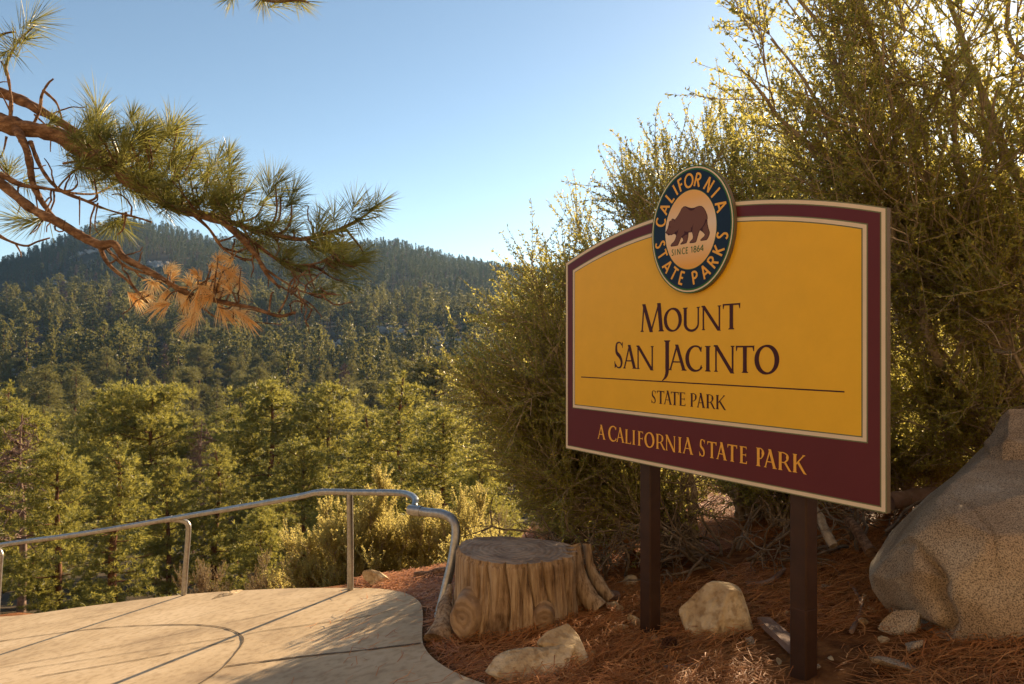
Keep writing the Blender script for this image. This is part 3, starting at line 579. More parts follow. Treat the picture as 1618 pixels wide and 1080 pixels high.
    rock('rock', G(997, 926, .03), (.13, .11, .09), 41, 'pale_rock', 'pale stone just left of the left sign post, lying uphill of the others', sub=4, planes=7, soft=14)
    rock('rock', G(972, 968, .02), (.13, .09, .09), 43, 'pale_rock', 'buff stone right of the stump foot', sub=4, planes=7, soft=14)
    rock('rock', G(1001, 990, .03), (.08, .07, .10), 47, 'pale_rock', 'upright pale stone touching the foot of the left sign post', sub=4, planes=7, soft=14)
    rock('rock', G(976, 996, .01), (.13, .05, .05), 49, 'pale_rock', 'thin sliver of pale stone left of the left post foot', rotz=.3, sub=4, planes=7, soft=14)
    rock('rock', G(596, 922, .05), (.26, .2, .17), 53, 'pale_rock', 'sunlit pointed rock at the pavement edge below the bright bush', rotz=.6, sub=4, planes=7, soft=14)
    rock('rock', G(372, 942, .0), (.42, .25, .12), 55, 'pale_rock', 'low tan rock at the pavement edge between the two rail posts', rotz=.2, sub=4, planes=7, soft=10)
    k = 0
    for x, y, d, mt in ((868, 835, .5, 'pale_rock'), (930, 790, .8, 'pale_rock'), (985, 800, .55, 'pale_rock'), (905, 810, .4, 'pale_rock'), (1010, 845, .3, 'granite'), (960, 770, .6, 'pale_rock')):
        p = on_plane(x, y + 8); p[2] = float(terrain_z(p[0], p[1])) + d * .12
        rock('rock', tuple(p), (d, d * .8, d * .6), 61 + k, mt, ['rounded pale rock behind the top of the stump', 'largest bleached rock showing under the leaning shrub', 'bleached rock beside the left post under the shrub', 'small cream rock between the stump top and shrub', 'grey stone behind the left sign post', 'sunlit rock at the back under the shrub'][k], sub=4, planes=8, soft=10, rotz=k); k += 1
    rng2 = np.random.default_rng(3)
    for i in range(26):
        x, y = rng2.uniform(700, 1480), rng2.uniform(925, 1075); d = rng2.uniform(.02, .05)
        rock('pebble', tuple(on_plane(x, y) + np.array([0, 0, .008])), (d * 1.3, d, d * .8), 200 + i, ['pale_rock', 'granite'][i % 2], 'small loose pebble among the fallen pine needles', 'pebble', 'pebbles among the fallen needles', sub=2, planes=6, soft=12, rotz=i)
build_boulders()

# ------------------------------------------------------------------ stump and dead wood
def build_stump():
    m, nt, b = base_mat('stump_wood'); L = nt.links.new
    tc = N(nt, 'ShaderNodeTexCoord'); mp = N(nt, 'ShaderNodeMapping'); mp.inputs['Scale'].default_value = (1, 1, .07); L(tc.outputs['Object'], mp.inputs[0])
    n1 = N(nt, 'ShaderNodeTexNoise'); n1.inputs['Scale'].default_value = 42; n1.inputs['Detail'].default_value = 8; n1.inputs['Roughness'].default_value = .7; L(mp.outputs[0], n1.inputs['Vector'])
    r = ramp(nt, [(.045, .024, .013), (.27, .18, .105), (.46, .335, .21), (.58, .455, .315)], [.30, .42, .55, .72]); L(n1.outputs['Fac'], r.inputs[0])
    n2 = N(nt, 'ShaderNodeTexNoise'); n2.inputs['Scale'].default_value = 5; n2.inputs['Detail'].default_value = 5; L(tc.outputs['Object'], n2.inputs['Vector'])
    r2 = ramp(nt, [(.28, .22, .18), (.85, .8, .75), (1, 1, 1)], [.33, .45, .6]); L(n2.outputs['Fac'], r2.inputs[0])
    mx = N(nt, 'ShaderNodeMixRGB', blend_type='MULTIPLY'); mx.inputs[0].default_value = .9; L(r.outputs[0], mx.inputs[1]); L(r2.outputs[0], mx.inputs[2]); L(mx.outputs[0], b.inputs['Base Color'])
    b.inputs['Roughness'].default_value = .85; b.inputs['Specular IOR Level'].default_value = .2
    bp = N(nt, 'ShaderNodeBump'); bp.inputs['Strength'].default_value = .9; bp.inputs['Distance'].default_value = .012; L(n1.outputs['Fac'], bp.inputs['Height']); L(bp.outputs[0], b.inputs['Normal'])
    def ring_mat(name, c0, c1, sc, dr='Z'):
        m2, nt, b = base_mat(name); L = nt.links.new
        tc = N(nt, 'ShaderNodeTexCoord'); wv = N(nt, 'ShaderNodeTexWave', wave_type='RINGS', rings_direction=dr); wv.inputs['Scale'].default_value = sc; wv.inputs['Distortion'].default_value = 6; wv.inputs['Detail'].default_value = 4; wv.inputs['Detail Scale'].default_value = 1.6
        L(tc.outputs['Object'], wv.inputs['Vector']); n = N(nt, 'ShaderNodeTexNoise'); n.inputs['Scale'].default_value = 9; n.inputs['Detail'].default_value = 8; L(tc.outputs['Object'], n.inputs['Vector'])
        r = ramp(nt, [c0, c1], [.15, .6]); L(wv.outputs['Fac'], r.inputs[0]); r2 = ramp(nt, [(.55, .5, .48), (1, 1, 1)], [.35, .6]); L(n.outputs['Fac'], r2.inputs[0])
        mx = N(nt, 'ShaderNodeMixRGB', blend_type='MULTIPLY'); mx.inputs[0].default_value = 1; L(r.outputs[0], mx.inputs[1]); L(r2.outputs[0], mx.inputs[2]); L(mx.outputs[0], b.inputs['Base Color']); b.inputs['Roughness'].default_value = .9
        bp = N(nt, 'ShaderNodeBump'); bp.inputs['Strength'].default_value = .5; bp.inputs['Distance'].default_value = .006; L(wv.outputs['Fac'], bp.inputs['Height']); L(bp.outputs[0], b.inputs['Normal']); return m2
    topm = ring_mat('stump_cut_face', (.33, .245, .17), (.40, .30, .215), 9.0)
    knotm = ring_mat('knot_wood', (.30, .20, .115), (.38, .265, .16), 8.0, 'SPHERICAL')
    C = np.array([.02, 3.86]); zt = -1.135; zb = float(plane_z(*C)) - .12
    root = empty('tree_stump', (C[0], C[1], zb + .12), 'weathered sawn pine stump with knots beside the pavement edge', 'stump')
    off = np.array([C[0], C[1], zb + .12])
    na, nz = 480, 40; A = np.linspace(0, 2 * np.pi, na, endpoint=False)
    def rad(a, t):
        base = .325 + .022 * np.cos(2 * a + .4) + .018 * np.sin(3 * a + 1)
        flare = (.055 + .03 * np.sin(3 * a + .5) + .02 * np.sin(5 * a)) * (1 - t) ** 2.2
        g = .008 * vnoise(np.stack([np.cos(a) * 7, np.sin(a) * 7, t * 1.2 + a * 0], -1)) + .006 * vnoise(np.stack([np.cos(a) * 22, np.sin(a) * 22, t * 1.6 + a * 0], -1)) + .004 * vnoise(np.stack([np.cos(a) * 60, np.sin(a) * 60, t * 4 + a * 0], -1))
        cr = 0
        for c0, dp, wd in ((-1.72, .045, .022), (-2.05, .030, .016), (-1.30, .035, .02), (-1.0, .05, .03), (-2.5, .02, .015), (-.55, .05, .05), (-.2, .09, .10), (.9, .05, .04), (2.4, .05, .03), (-1.5, .018, .012), (-2.25, .015, .012)):
            d = np.angle(np.exp(1j * (a - c0 - .05 * np.sin(t * 6 + c0)))); cr = cr + .85 * dp * np.exp(-(d / (.75 * wd)) ** 2) * (.5 + .5 * t)
        return base + flare + g - cr
    Tt = np.linspace(0, 1, nz); AA, TT = np.meshgrid(A, Tt)
    tilt = lambda X, Y: zt + (X * -.02) + Y * -.035
    r = rad(AA, TT); rd = np.where(TT > .97, r - .010, r)
    X = rd * np.cos(AA); Y = rd * np.sin(AA); ztop = tilt(X, Y); Z = zb + (ztop - zb) * TT
    V = np.stack([X, Y, Z - off[2]], -1).reshape(-1, 3); i, j = np.meshgrid(np.arange(nz - 1), np.arange(na), indexing='ij')
    f = np.stack([i * na + j, i * na + (j + 1) % na, (i + 1) * na + (j + 1) % na, (i + 1) * na + j], -1).reshape(-1, 4)
    mb = MB(); mb.add(V, f); trunk = mb.build('trunk', m, root, smooth=True)
    mb = MB(); K = 24; q = np.linspace(0, 1, K) ** .8; rt = rad(A, np.ones(na)) - .010
    Rr = q[:, None] * rt[None]; X = Rr * np.cos(A); Y = Rr * np.sin(A)
    rc = np.minimum(.02 * np.abs(vnoise(np.stack([np.cos(A)[None] * 6 + q[:, None] * 0, np.sin(A)[None] * 6 + q[:, None] * 0, q[:, None] * 3 + 0 * A[None]], -1))), .02)
    Z = tilt(X, Y) - off[2] + .004 * fbm(np.stack([X * 18, Y * 18, X * 0], -1), 4) * (q[:, None] < .98) 
    mb.add(np.stack([X, Y, Z], -1).reshape(-1, 3), np.stack([(i_ := np.meshgrid(np.arange(K - 1), np.arange(na), indexing='ij'))[0] * na + i_[1], (i_[0] + 1) * na + i_[1], (i_[0] + 1) * na + (i_[1] + 1) % na, i_[0] * na + (i_[1] + 1) % na], -1).reshape(-1, 4))
    mb.build('cut_top', topm, root, smooth=True)
    # knots: sawn-off root and branch stubs on the front
    def knot(pp, dirv, r0, r1, ln, tilt_):
        d = unit(np.array(dirv)); mbk = MB(); Pp = np.array(pp) - off
        ts = np.array([-.25, .0, .35, .7, .9, 1.0, 1.0, 1.0]); rs = np.array([1.25, 1.12, 1.03, 1.0, .93, .8, .5, .02]); sh = np.array([0, 0, 0, 0, 0, 0, -.04, -.02])
        pts = Pp + d * ((ts + sh) * ln)[:, None]; k = 36
        u = unit(np.cross(d, [0, 0, 1])); wv = np.cross(u, d); a = np.arange(k) * 2 * np.pi / k
        Vv = pts[:, None] + (u[None, None] * (np.cos(a) * r0)[None, :, None] + wv[None, None] * (np.sin(a) * r1)[None, :, None]) * (rs[:, None, None] * (1 + .06 * vnoise(np.stack([np.cos(a) * 2, np.sin(a) * 2, a * 0 + r0 * 50], -1)))[None, :, None])
        i, j = np.meshgrid(np.arange(len(ts) - 1), np.arange(k), indexing='ij')
        ff = np.stack([i * k + j, i * k + (j + 1) % k, (i + 1) * k + (j + 1) % k, (i + 1) * k + j], -1).reshape(-1, 4)
        mbk.add(Vv.reshape(-1, 3) , ff)
        mbk.v = [(vv - (Pp + d * ln), aa) for vv, aa in mbk.v]
        o = mbk.build('knot', knotm, root, smooth=True); o.location = Pp + d * ln; return o
    knot(px(741, 972, 3.62), (-.45, -1, .05), .082, .115, .075, 0)
    knot(px(858, 972, 3.58), (.12, -1, -.1), .055, .06, .05, 0)
    # split-off slab of root wood on the right
    mb = MB()
    for q, r0 in (([(905, 862, 3.9), (912, 900, 3.88), (925, 935, 3.84), (945, 962, 3.8)], .045), ([(928, 858, 4.0), (932, 890, 3.98), (945, 920, 3.95), (965, 945, 3.92)], .028)):
        P = smooth_path(np.array([px(*p) for p in q]) - off, 24); rr = r0 * (1 + .25 * np.linspace(0, 1, 24) ** 2)
        Vv, ff = tube(P, rr, 16); Vv = Vv + .006 * fbm(Vv * np.array([30, 30, 5]), 3)[:, None]; mb.add(Vv, ff)
    mb.build('root_slab', m, root, smooth=True)
    M['stump'] = m
build_stump()
def log(name, pts, r0, r1, mat, label, cat, k=14, seed=0, group=None, n=26):
    P = smooth_path(np.array(pts), n); P = P + .25 * r0 * np.stack([vnoise(P * 9 + seed + q * 7) for q in range(3)], -1)
    c = P.mean(0); mb = MB(); rr = np.linspace(r0, r1, n) * (1 + .15 * vnoise(P * 14 + seed))
    V, f = tube(P - c, rr, k); V = V + (.12 * r0 * fbm(V * (.35 / r0) + seed, 3))[:, None] * unit(V - np.repeat(P - c, k, 0)); mb.add(V, f)
    for idx in (0, n - 1):
        ring = V[idx * k:(idx + 1) * k]; vv = np.vstack([ring, [ring.mean(0)]]); fo = np.array([[j, (j + 1) % k, k] for j in range(k)]); mb.add(vv, fo if idx else fo[:, ::-1])
    o = mb.build(name, mat, smooth=True); o.location = c; tag(o, label, cat, group); return o
log('dead_root', [px(695, 1014, 3.62) , px(701, 985, 3.72), px(708, 955, 3.86), px(716, 925, 4.0)], .085, .018, M['stump'], 'gnarled grey root leaning between the rail end and the stump', 'dead root', 18, 3)
log('driftwood', [on_plane(655, 916, 0.03), on_plane(685, 912, 0.03), on_plane(722, 908, 0.03)], .03, .04, M['bark_limb'], 'reddish weathered log lying behind the rail end post', 'log', 12, 8)
log('fallen_log', [px(1405, 792, 4.7), px(1460, 785, 4.7), px(1530, 775, 4.6)], .055, .05, M['bark_dead'], 'fallen log in the shade between the sign edge and the boulder', 'log', 14, 5)
log('stick', [on_plane(1180, 928, 0.012), on_plane(1215, 924, 0.016), on_plane(1240, 905, 0.03)], .022, .012, M['bark_dead'], 'short crooked stick lying just left of the right post', 'stick', 10, 6)
log('stick', [on_plane(1345, 1000, 0.008), on_plane(1362, 965, 0.015), on_plane(1352, 938, 0.015), on_plane(1340, 922, 0.01)], .011, .007, M['bark_dead'], 'thin curled stick against the left side of the huge boulder', 'stick', 8, 7)
log('stick', [on_plane(1050, 1060, 0.01), on_plane(1085, 1058, 0.012), on_plane(1115, 1054, 0.008)], .014, .010, M['bark_dead'], 'broken grey stick lying on needles below the wedge-shaped rock', 'stick', 8, 9)
log('dead_branch', [px(1270, 780, 4.2), px(1300, 830, 3.95), px(1318, 862, 3.85)], .03, .022, M['bark_shrub'], 'bare branch slanting to the ground just right of the right post', 'branch', 10, 11)
log('dead_branch', [px(1340, 820, 4.1), px(1362, 850, 3.9), px(1375, 872, 3.8)], .03, .03, M['bark_limb'], 'dark rotten branch by the top of the huge boulder', 'branch', 10, 12)
log('root_chunk', [on_plane(922, 962, 0.05), on_plane(945, 958, 0.05), on_plane(975, 952, 0.04)], .05, .035, M['bark_dead'], 'dark broken root chunk right of the stump', 'root', 12, 14)
def build_plank():
    mb = MB(); a, b = on_plane(1212, 996, .035), on_plane(1268, 1046, .03); d = unit(b - a); s = unit(np.cross(d, [0, 0, 1])); u = np.cross(s, d)
    c = (a + b) / 2; L_ = np.linalg.norm(b - a) / 2 + .05; rgp = np.random.default_rng(5); V = []
    n = 9
    for i, t in enumerate(np.linspace(-L_, L_, n)):
        e = .004 * rgp.normal(size=4)
        for (sx, sz), ee in zip(((-.032, -.014), (.032, -.014), (.032, .014), (-.032, .014)), e): V.append(d * t + s * (sx + ee) + u * (sz + ee * .5))
    V = np.array(V); i, j = np.meshgrid(np.arange(n - 1), np.arange(4), indexing='ij'); mb.add(V, np.stack([i * 4 + j, i * 4 + (j + 1) % 4, (i + 1) * 4 + (j + 1) % 4, (i + 1) * 4 + j], -1).reshape(-1, 4))
    mb.add(V[:4], [[3, 2, 1, 0]]); mb.add(V[-4:], [[0, 1, 2, 3]])
    o = mb.build('wood_stake', M['bark_dead']); o.location = c; tag(o, 'broken wooden stake lying against the base of the right post', 'stake')
build_plank()
def build_cones():
    for x, y, lab, s in ((1222, 893, 'dark open pine cone lying behind the short crooked stick', 1.0), (1057, 1030, 'brown pine cone lying below the wedge-shaped rock', .7), (995, 885, 'pine cone in the shade behind the left post', .9)):
        p = on_plane(x, y); mb = MB(); L_ = .11 * s
        add_tube(mb, np.array([[0, 0, -L_ / 2], [0, 0, 0], [0, 0, L_ / 2]]), [.012, .016, .006], 8)
        for k in range(110):
            t = k / 110; a = k * 2.39996; r = .042 * s * math.sin(math.pi * (.12 + .8 * t)) ; z = -L_ / 2 + L_ * t
            ca, sa = math.cos(a), math.sin(a); ti = np.array([ca, sa, .35]); sd = np.array([-sa, ca, 0]) * .010 * s
            b0 = np.array([ca * .01, sa * .01, z]); b1 = b0 + ti * r
            mb.add([b0 - sd * .5, b0 + sd * .5, b1 + sd, b1 + np.array([0, 0, .006]) + ti * .004, b1 - sd], [[0, 1, 2, 3, 4]])
        o = mb.build('pine_cone', M['bark_pine']); o.location = p + np.array([0, 0, .03]); o.rotation_euler = (R(75), 0, x); tag(o, lab, 'pine cone')
build_cones()

# ------------------------------------------------------------------ fallen needles
def build_litter(n=95000):
    P = []
    e = np.array(EDGE); 
    Xc = rng.uniform(-1.3, 4.2, n * 3); Yc = 1.8 + (rng.random(n * 3) ** 1.4) * 6.2
    xe = np.interp(Yc, e[::-1, 1][6:], e[::-1, 0][6:]) if False else np.interp(Yc, [1.0, 1.8, 2.3, 2.68, 2.97, 3.25, 3.52, 3.8, 4.1, 4.45, 4.78, 5.05, 5.28, 6.5], [2.4, 1.2, .5, .05, -.2, -.36, -.455, -.5, -.535, -.6, -.74, -.95, -1.2, -1.9])
    patch = vnoise(np.column_stack([Xc * 1.7, Yc * 1.7, Xc * 0]))
    ok = (Xc > xe + .04 - .9 * rng.random(len(Xc)) ** 2.5 * (rng.random(len(Xc)) < .05)) & (np.abs(Xc / Yc) < .85) & (Yc < np.interp(Xc, YB_X, YB_Y) + .9) & (patch > -.75 + rng.random(len(Xc)) * .45)
    Xc, Yc = Xc[ok][:n], Yc[ok][:n]; n = len(Xc)
    a = rng.uniform(0, 2 * np.pi, n); ln = rng.uniform(.06, .17, n); clump = vnoise(np.column_stack([Xc * 5, Yc * 5, Xc * 0 + 4]))
    a = a * .75 + clump * 2.5
    z = np.where(Xc < np.interp(Yc, EDGE_Y, EDGE_X), plane_z(Xc, Yc) + .037, terrain_z(Xc, Yc)) + rng.random(n) ** 2 * .045 + .004
    d = np.column_stack([np.cos(a), np.sin(a), rng.normal(0, .14, n)]); d[:, 2] += .168 * d[:, 0] - .108 * d[:, 1]
    c = np.column_stack([Xc, Yc, z]); s = np.column_stack([-np.sin(a), np.cos(a), np.zeros(n)])
    wd = .0012 * (.8 + .25 * Yc); bend = rng.normal(0, .12, n)
    p0 = c - d * ln[:, None] / 2; p1 = c + s * (bend * ln)[:, None]; p2 = c + d * ln[:, None] / 2; up = np.array([0, 0, 1.0])
    V = np.stack([p0 - s * wd[:, None], p0 + s * wd[:, None], p1 - s * wd[:, None], p1 + s * wd[:, None] + up * .001, p2], 1).reshape(-1, 3)
    k = np.arange(n)[:, None] * 5; var = np.repeat(np.clip(rng.normal(.5, .25, n), 0, 1), 5)
    mb = MB(); mb.add(V, k + np.array([[0, 1, 3, 2]]), 0, var); mb.f.append((k + np.array([[2, 3, 4]]), 0))
    o = mb.build('fallen_needles', M['litter']); tag(o, 'rust-brown carpet of fallen pine needles', 'pine litter', kind='stuff')
build_litter()

# ------------------------------------------------------------------ needle tufts and leaves
def needles(mb, base, dirs, length, n, width, spread=.9, droop=0.0, curve=.12):
    """n needles at each base point, fanned about the shoot direction (arrays of shoots)."""
    m = len(base); B = np.repeat(base, n, 0); D = np.repeat(unit(dirs), n, 0); L_ = np.repeat(length, n) * rng.uniform(.7, 1.08, m * n)
    back = rng.random(m * n); B = B - D * (back * np.repeat(length, n) * .45)[:, None]
    rd = randdir(m * n); rd = unit(rd - D * np.sum(rd * D, 1)[:, None]); th = np.clip(spread * (.35 + .75 * back) + rng.normal(0, .14, m * n), .05, 2.0)
    d = unit(D * np.cos(th)[:, None] + rd * np.sin(th)[:, None]); d[:, 2] -= droop
    s = unit(np.cross(d, randdir(m * n))); wv = np.repeat(width, n) if np.ndim(width) else width
    mid = B + d * (L_ * .55)[:, None]; tip = B + d * L_[:, None] - D * 0 + np.array([0, 0, -1.0]) * (L_ * curve)[:, None]
    ww = (np.asarray(wv) * np.ones(m * n))[:, None]
    V = np.stack([B - s * ww * .5, B + s * ww * .5, mid + s * ww * .5, tip, mid - s * ww * .5], 1).reshape(-1, 3)
    k = np.arange(m * n)[:, None] * 5; var = np.repeat(np.clip(np.repeat(rng.normal(.5, .22, m), n) + rng.normal(0, .15, m * n), 0, 1), 5)
    mb.add(V, k + np.array([[0, 1, 2, 3, 4]]), 0, var)
def leaves(mb, base, axis, ln, wd, mat=0, var=None):
    m = len(base); s = unit(np.cross(axis, randdir(m))); ln = ln[:, None]; wd = wd[:, None]; nn = np.cross(s, axis)
    V = np.stack([base, base + axis * ln * .55 + s * wd * .5 + nn * wd * .15, base + axis * ln, base + axis * ln * .55 - s * wd * .5 + nn * wd * .15], 1).reshape(-1, 3)
    k = np.arange(m)[:, None] * 4; var = np.clip(rng.beta(2, 3, m), 0, 1) if var is None else var
    mb.add(V, k + np.array([[0, 1, 2, 3]]), mat, np.repeat(var, 4))

# ------------------------------------------------------------------ pine limb in the upper left
def grow(start, d, ln, n, up, wob):
    P = [np.array(start, float)]; d = unit(d); st = ln / (n - 1)
    for i in range(n - 1):
        d = unit(d + up * np.array([0, 0, 1]) / n + rng.normal(0, wob, 3)); P.append(P[-1] + d * st)
    return np.array(P), d
def build_pine_limb():
    root = empty('pine_tree', (-3.1, 2.2, float(terrain_z(-3.1, 2.2))), 'near pine reaching long green branches into the sky at upper left', 'pine tree')
    off = np.array(root.location); wood = MB(); dead = MB()
    D = 2.5
    mb = MB(); P = smooth_path(np.array([(0, 0, -.2), (.02, .03, 1.5), (-.03, .0, 3.0), (.0, .05, 5.0), (.05, 0, 8.0), (0, 0, 11)]), 50)
    V, f = tube(P, np.linspace(.24, .06, 50), 28); V = V + (.02 * fbm(V * np.array([9, 9, 3]), 4))[:, None] * unit(V * np.array([1, 1, 0]))
    mb.add(V, f); mb.build('trunk', M['bark_pine'], root, smooth=True)
    limbs = []
    def limb(q, r0, r1, n=40, store=True, k=10, mbx=None):
        P = smooth_path(np.array([px(*p) for p in q]) - off, n); P = P + r0 * .6 * np.stack([vnoise(P * 9 + 3 * c) for c in range(3)], -1)
        rr = np.linspace(r0, r1, n) * (1 + .22 * vnoise(P * 30) + .12 * vnoise(P * 70)); add_tube(mbx or wood, P, rr, k, cap=True)
        if store: limbs.append(P)
        return P
    T = np.array([-3.1, 2.2, 0])
    trunk_px = lambda z: (809 + F * T[0] / T[1], 550 - F * z / T[1], T[1])
    limb([trunk_px(.95), (-300, 130, 2.45), (-60, 178, D), (0, 192, D), (50, 202, 2.5), (110, 224, 2.48), (160, 250, 2.46), (215, 287, 2.44), (250, 311, 2.42), (290, 331, 2.42), (340, 345, 2.4), (370, 362, 2.38), (400, 397, 2.36), (420, 428, 2.35), (442, 452, 2.34)], .042, .004, 90)
    limb([trunk_px(1.0), (-200, 110, 2.55), (-40, 136, 2.6), (0, 148, 2.62), (40, 167, 2.62), (80, 181, 2.6), (110, 197, 2.58), (140, 222, 2.55), (180, 255, 2.5)], .026, .010, 60)
    limb([trunk_px(.6), (-250, 180, 2.4), (-40, 268, 2.35), (0, 290, 2.35), (40, 320, 2.34), (80, 345, 2.33), (120, 368, 2.32), (158, 386, 2.3), (180, 384, 2.3), (200, 405, 2.29), (240, 432, 2.28), (290, 461, 2.27), (340, 476, 2.26), (400, 486, 2.25), (440, 496, 2.25), (466, 492, 2.25)], .021, .005, 90)
    limb([(20, 193, D), (45, 235, 2.45), (53, 285, 2.42), (75, 330, 2.4), (108, 362, 2.36)], .016, .006)
    limb([(50, 225, 2.47), (66, 265, 2.45), (95, 300, 2.45), (140, 320, 2.44), (190, 336, 2.43), (240, 350, 2.42)], .008, .003)
    limb([(0, 275, 2.4), (35, 292, 2.4), (70, 298, 2.4), (110, 306, 2.4)], .010, .004)
    limb([(158, 388, 2.3), (172, 415, 2.3), (205, 445, 2.3), (225, 470, 2.3), (243, 486, 2.3)], .007, .003)
    limb([(165, 388, 2.3), (200, 420, 2.3), (250, 440, 2.29), (300, 470, 2.28), (340, 500, 2.28), (372, 508, 2.28)], .005, .002)
    limb([(335, 343, 2.4), (420, 366, 2.4), (480, 376, 2.42), (530, 366, 2.45), (570, 346, 2.47), (598, 325, 2.48)], .010, .004)
    limb([(300, 335, 2.42), (330, 360, 2.4), (355, 395, 2.4), (388, 412, 2.4)], .006, .0035)
    limb([(370, 360, 2.38), (405, 385, 2.4), (440, 410, 2.4), (480, 420, 2.42), (530, 410, 2.44)], .007, .003)
    limb([(420, 425, 2.35), (450, 445, 2.35), (485, 462, 2.35), (540, 465, 2.35)], .004, .0015)
    limb([(440, 450, 2.34), (470, 468, 2.34), (495, 490, 2.34)], .003, .0015)
    for q, r in (([(45, 212, 2.5), (62, 175, 2.5), (66, 150, 2.5), (76, 132, 2.5), (85, 124, 2.5)], .006), ([(68, 142, 2.5), (88, 160, 2.5), (95, 178, 2.5), (97, 186, 2.5)], .005), ([(15, 205, 2.5), (18, 160, 2.5), (12, 115, 2.5), (2, 95, 2.5)], .007),
                 ([(12, 118, 2.5), (10, 100, 2.5), (30, 65, 2.5), (56, 38, 2.5)], .006), ([(-20, 360, 2.4), (10, 378, 2.4), (40, 388, 2.4), (60, 382, 2.4), (80, 376, 2.4)], .006), ([(24, 383, 2.4), (32, 398, 2.4), (33, 406, 2.4)], .004),
                 ([(-30, 120, 2.5), (0, 145, 2.5), (22, 190, 2.5), (30, 225, 2.5)], .004), ([(10, 215, 2.5), (4, 240, 2.5), (-8, 260, 2.5)], .004), ([(55, 180, 2.55), (78, 205, 2.5), (80, 240, 2.48)], .0035), ([(125, 310, 2.42), (126, 355, 2.42)], .003), ([(155, 320, 2.42), (150, 355, 2.42), (158, 372, 2.42)], .003),
                 ([(200, 335, 2.42), (195, 360, 2.42), (185, 370, 2.42)], .004), ([(380, 480, 2.26), (385, 505, 2.26), (445, 512, 2.26)], .003), ([(425, 492, 2.25), (428, 465, 2.25), (432, 460, 2.25)], .004), ([(440, 494, 2.25), (452, 470, 2.25), (455, 458, 2.25)], .004),
                 ([(300, 462, 2.27), (330, 440, 2.27), (350, 430, 2.27), (370, 418, 2.27)], .003), ([(320, 470, 2.27), (360, 460, 2.27), (400, 478, 2.27)], .003), ([(100, 258, 2.46), (140, 250, 2.44), (160, 238, 2.42)], .005), ([(56, 300, 2.4), (62, 335, 2.4), (75, 345, 2.38)], .003),
                 ([(330, -60, 2.3), (380, -20, 2.3), (425, 2, 2.3), (470, 2, 2.3), (488, 6, 2.3)], .007), ([(-10, 60, 2.45), (10, 52, 2.45), (25, 50, 2.45)], .006)): limb(q, r, r * .45, 22, False, 7)
    ALL = np.vstack(limbs)
    for _ in range(60):                      # short bare crooked twigs
        Lb = limbs[rng.integers(len(limbs))]; i = rng.integers(len(Lb) // 4, len(Lb) - 2); Q, _d = grow(Lb[i], (Lb[i + 1] - Lb[i]) * 20 + randdir(1)[0] * np.array([1, .6, 1.3]), rng.uniform(.05, .20), 10, rng.normal(0, .6), .22); add_tube(wood, Q, np.linspace(.0036, .0017, 10), 5)
    # live tufts
    tp, td, tl = [], [], []
    def tuft(x, y, dpt, dx, dz, ln=.15, n=1):
        tp.append(px(x, y, dpt) - off); td.append([dx, rng.normal(0, .35), dz]); tl.append(ln)
    for x, y, dx, dz, s in ((58, 30, .7, .6, 75), (22, 72, -.4, .8, 65), (5, 85, -.9, -.2, 60), (40, 60, .9, .2, 60), (152, 165, .0, 1, 70), (148, 190, .3, 1, 60), (275, 195, .1, 1, 75), (283, 225, .3, 1, 70), (210, 180, .4, 1, 40), (225, 195, .6, .9, 45), (425, 285, .1, 1, 60), (345, 250, .5, .9, 55), (362, 240, .5, 1, 40), (465, 300, .7, .8, 55),
                        (598, 322, .9, .5, 60), (585, 332, .8, .1, 60), (560, 322, .2, 1, 60), (528, 338, -.1, 1, 60), (505, 345, .2, 1, 50), (570, 352, .7, -.5, 50), (15, 275, -.2, 1, 60), (30, 345, -.9, .2, 70), (60, 350, -.6, -.6, 55), (180, 352, -.5, -.5, 60), (190, 355, .5, -.6, 55), (50, 290, .6, -.2, 50), (10, 260, .3, .9, 55), (85, 190, .5, .5, 35), (130, 210, .8, .3, 60),
                        (360, -2, -.5, -.6, 40), (415, 2, .0, -.9, 40), (440, 0, .5, .3, 50), (480, 2, .9, -.2, 45), (460, -8, .6, .5, 50)):
        tuft(x, y, 2.45 if y > 10 else 2.3, dx, dz, s * .86 / F * 2.45)
    poly_ = np.array([(105, 215), (150, 185), (200, 205), (255, 185), (300, 205), (325, 265), (360, 255), (400, 305), (435, 275), (470, 310), (520, 345), (560, 345), (590, 360), (590, 400), (550, 440), (505, 462), (470, 430), (410, 400), (380, 385), (330, 345), (250, 325), (170, 300), (110, 262)], float)
    def inside(p):
        x, y = p; c = False
        for i in range(len(poly_)):
            (x0, y0), (x1, y1) = poly_[i - 1], poly_[i]
            if (y0 > y) != (y1 > y) and x < (x1 - x0) * (y - y0) / (y1 - y0) + x0: c = not c
        return c
    cnt = 0
    while cnt < 135:
        p = rng.uniform((100, 150), (600, 470))
        if not inside(p): continue
        dpt = 2.42 + rng.normal(0, .16); P = px(*p, dpt) - off
        i = np.argmin(np.linalg.norm((ALL - P) * np.array([1, .5, 1]), axis=1) + (ALL[:, 0] > P[0] - .02) * .15); A_ = ALL[i]; dv = P - A_
        if np.linalg.norm(dv) > .34: continue
        mid = A_ + dv * .5 + np.array([.02, 0, -.02]); add_tube(wood, smooth_path([A_, mid, P], 8), np.linspace(.005, .0028, 8), 5)
        dr = unit(dv) * .6 + np.array([.55, rng.normal(0, .35), .35 + rng.normal(0, .3)])
        tp.append(P); td.append(dr); tl.append(rng.uniform(.085, .13)); cnt += 1
    nd = MB(); needles(nd, np.array(tp), np.array(td), np.array(tl), 64, .0018, 1.0, .0, .04)
    nd.build('needles', M['needle_live'], root)
    # the dead orange sprays
    tp, td, tl = [], [], []
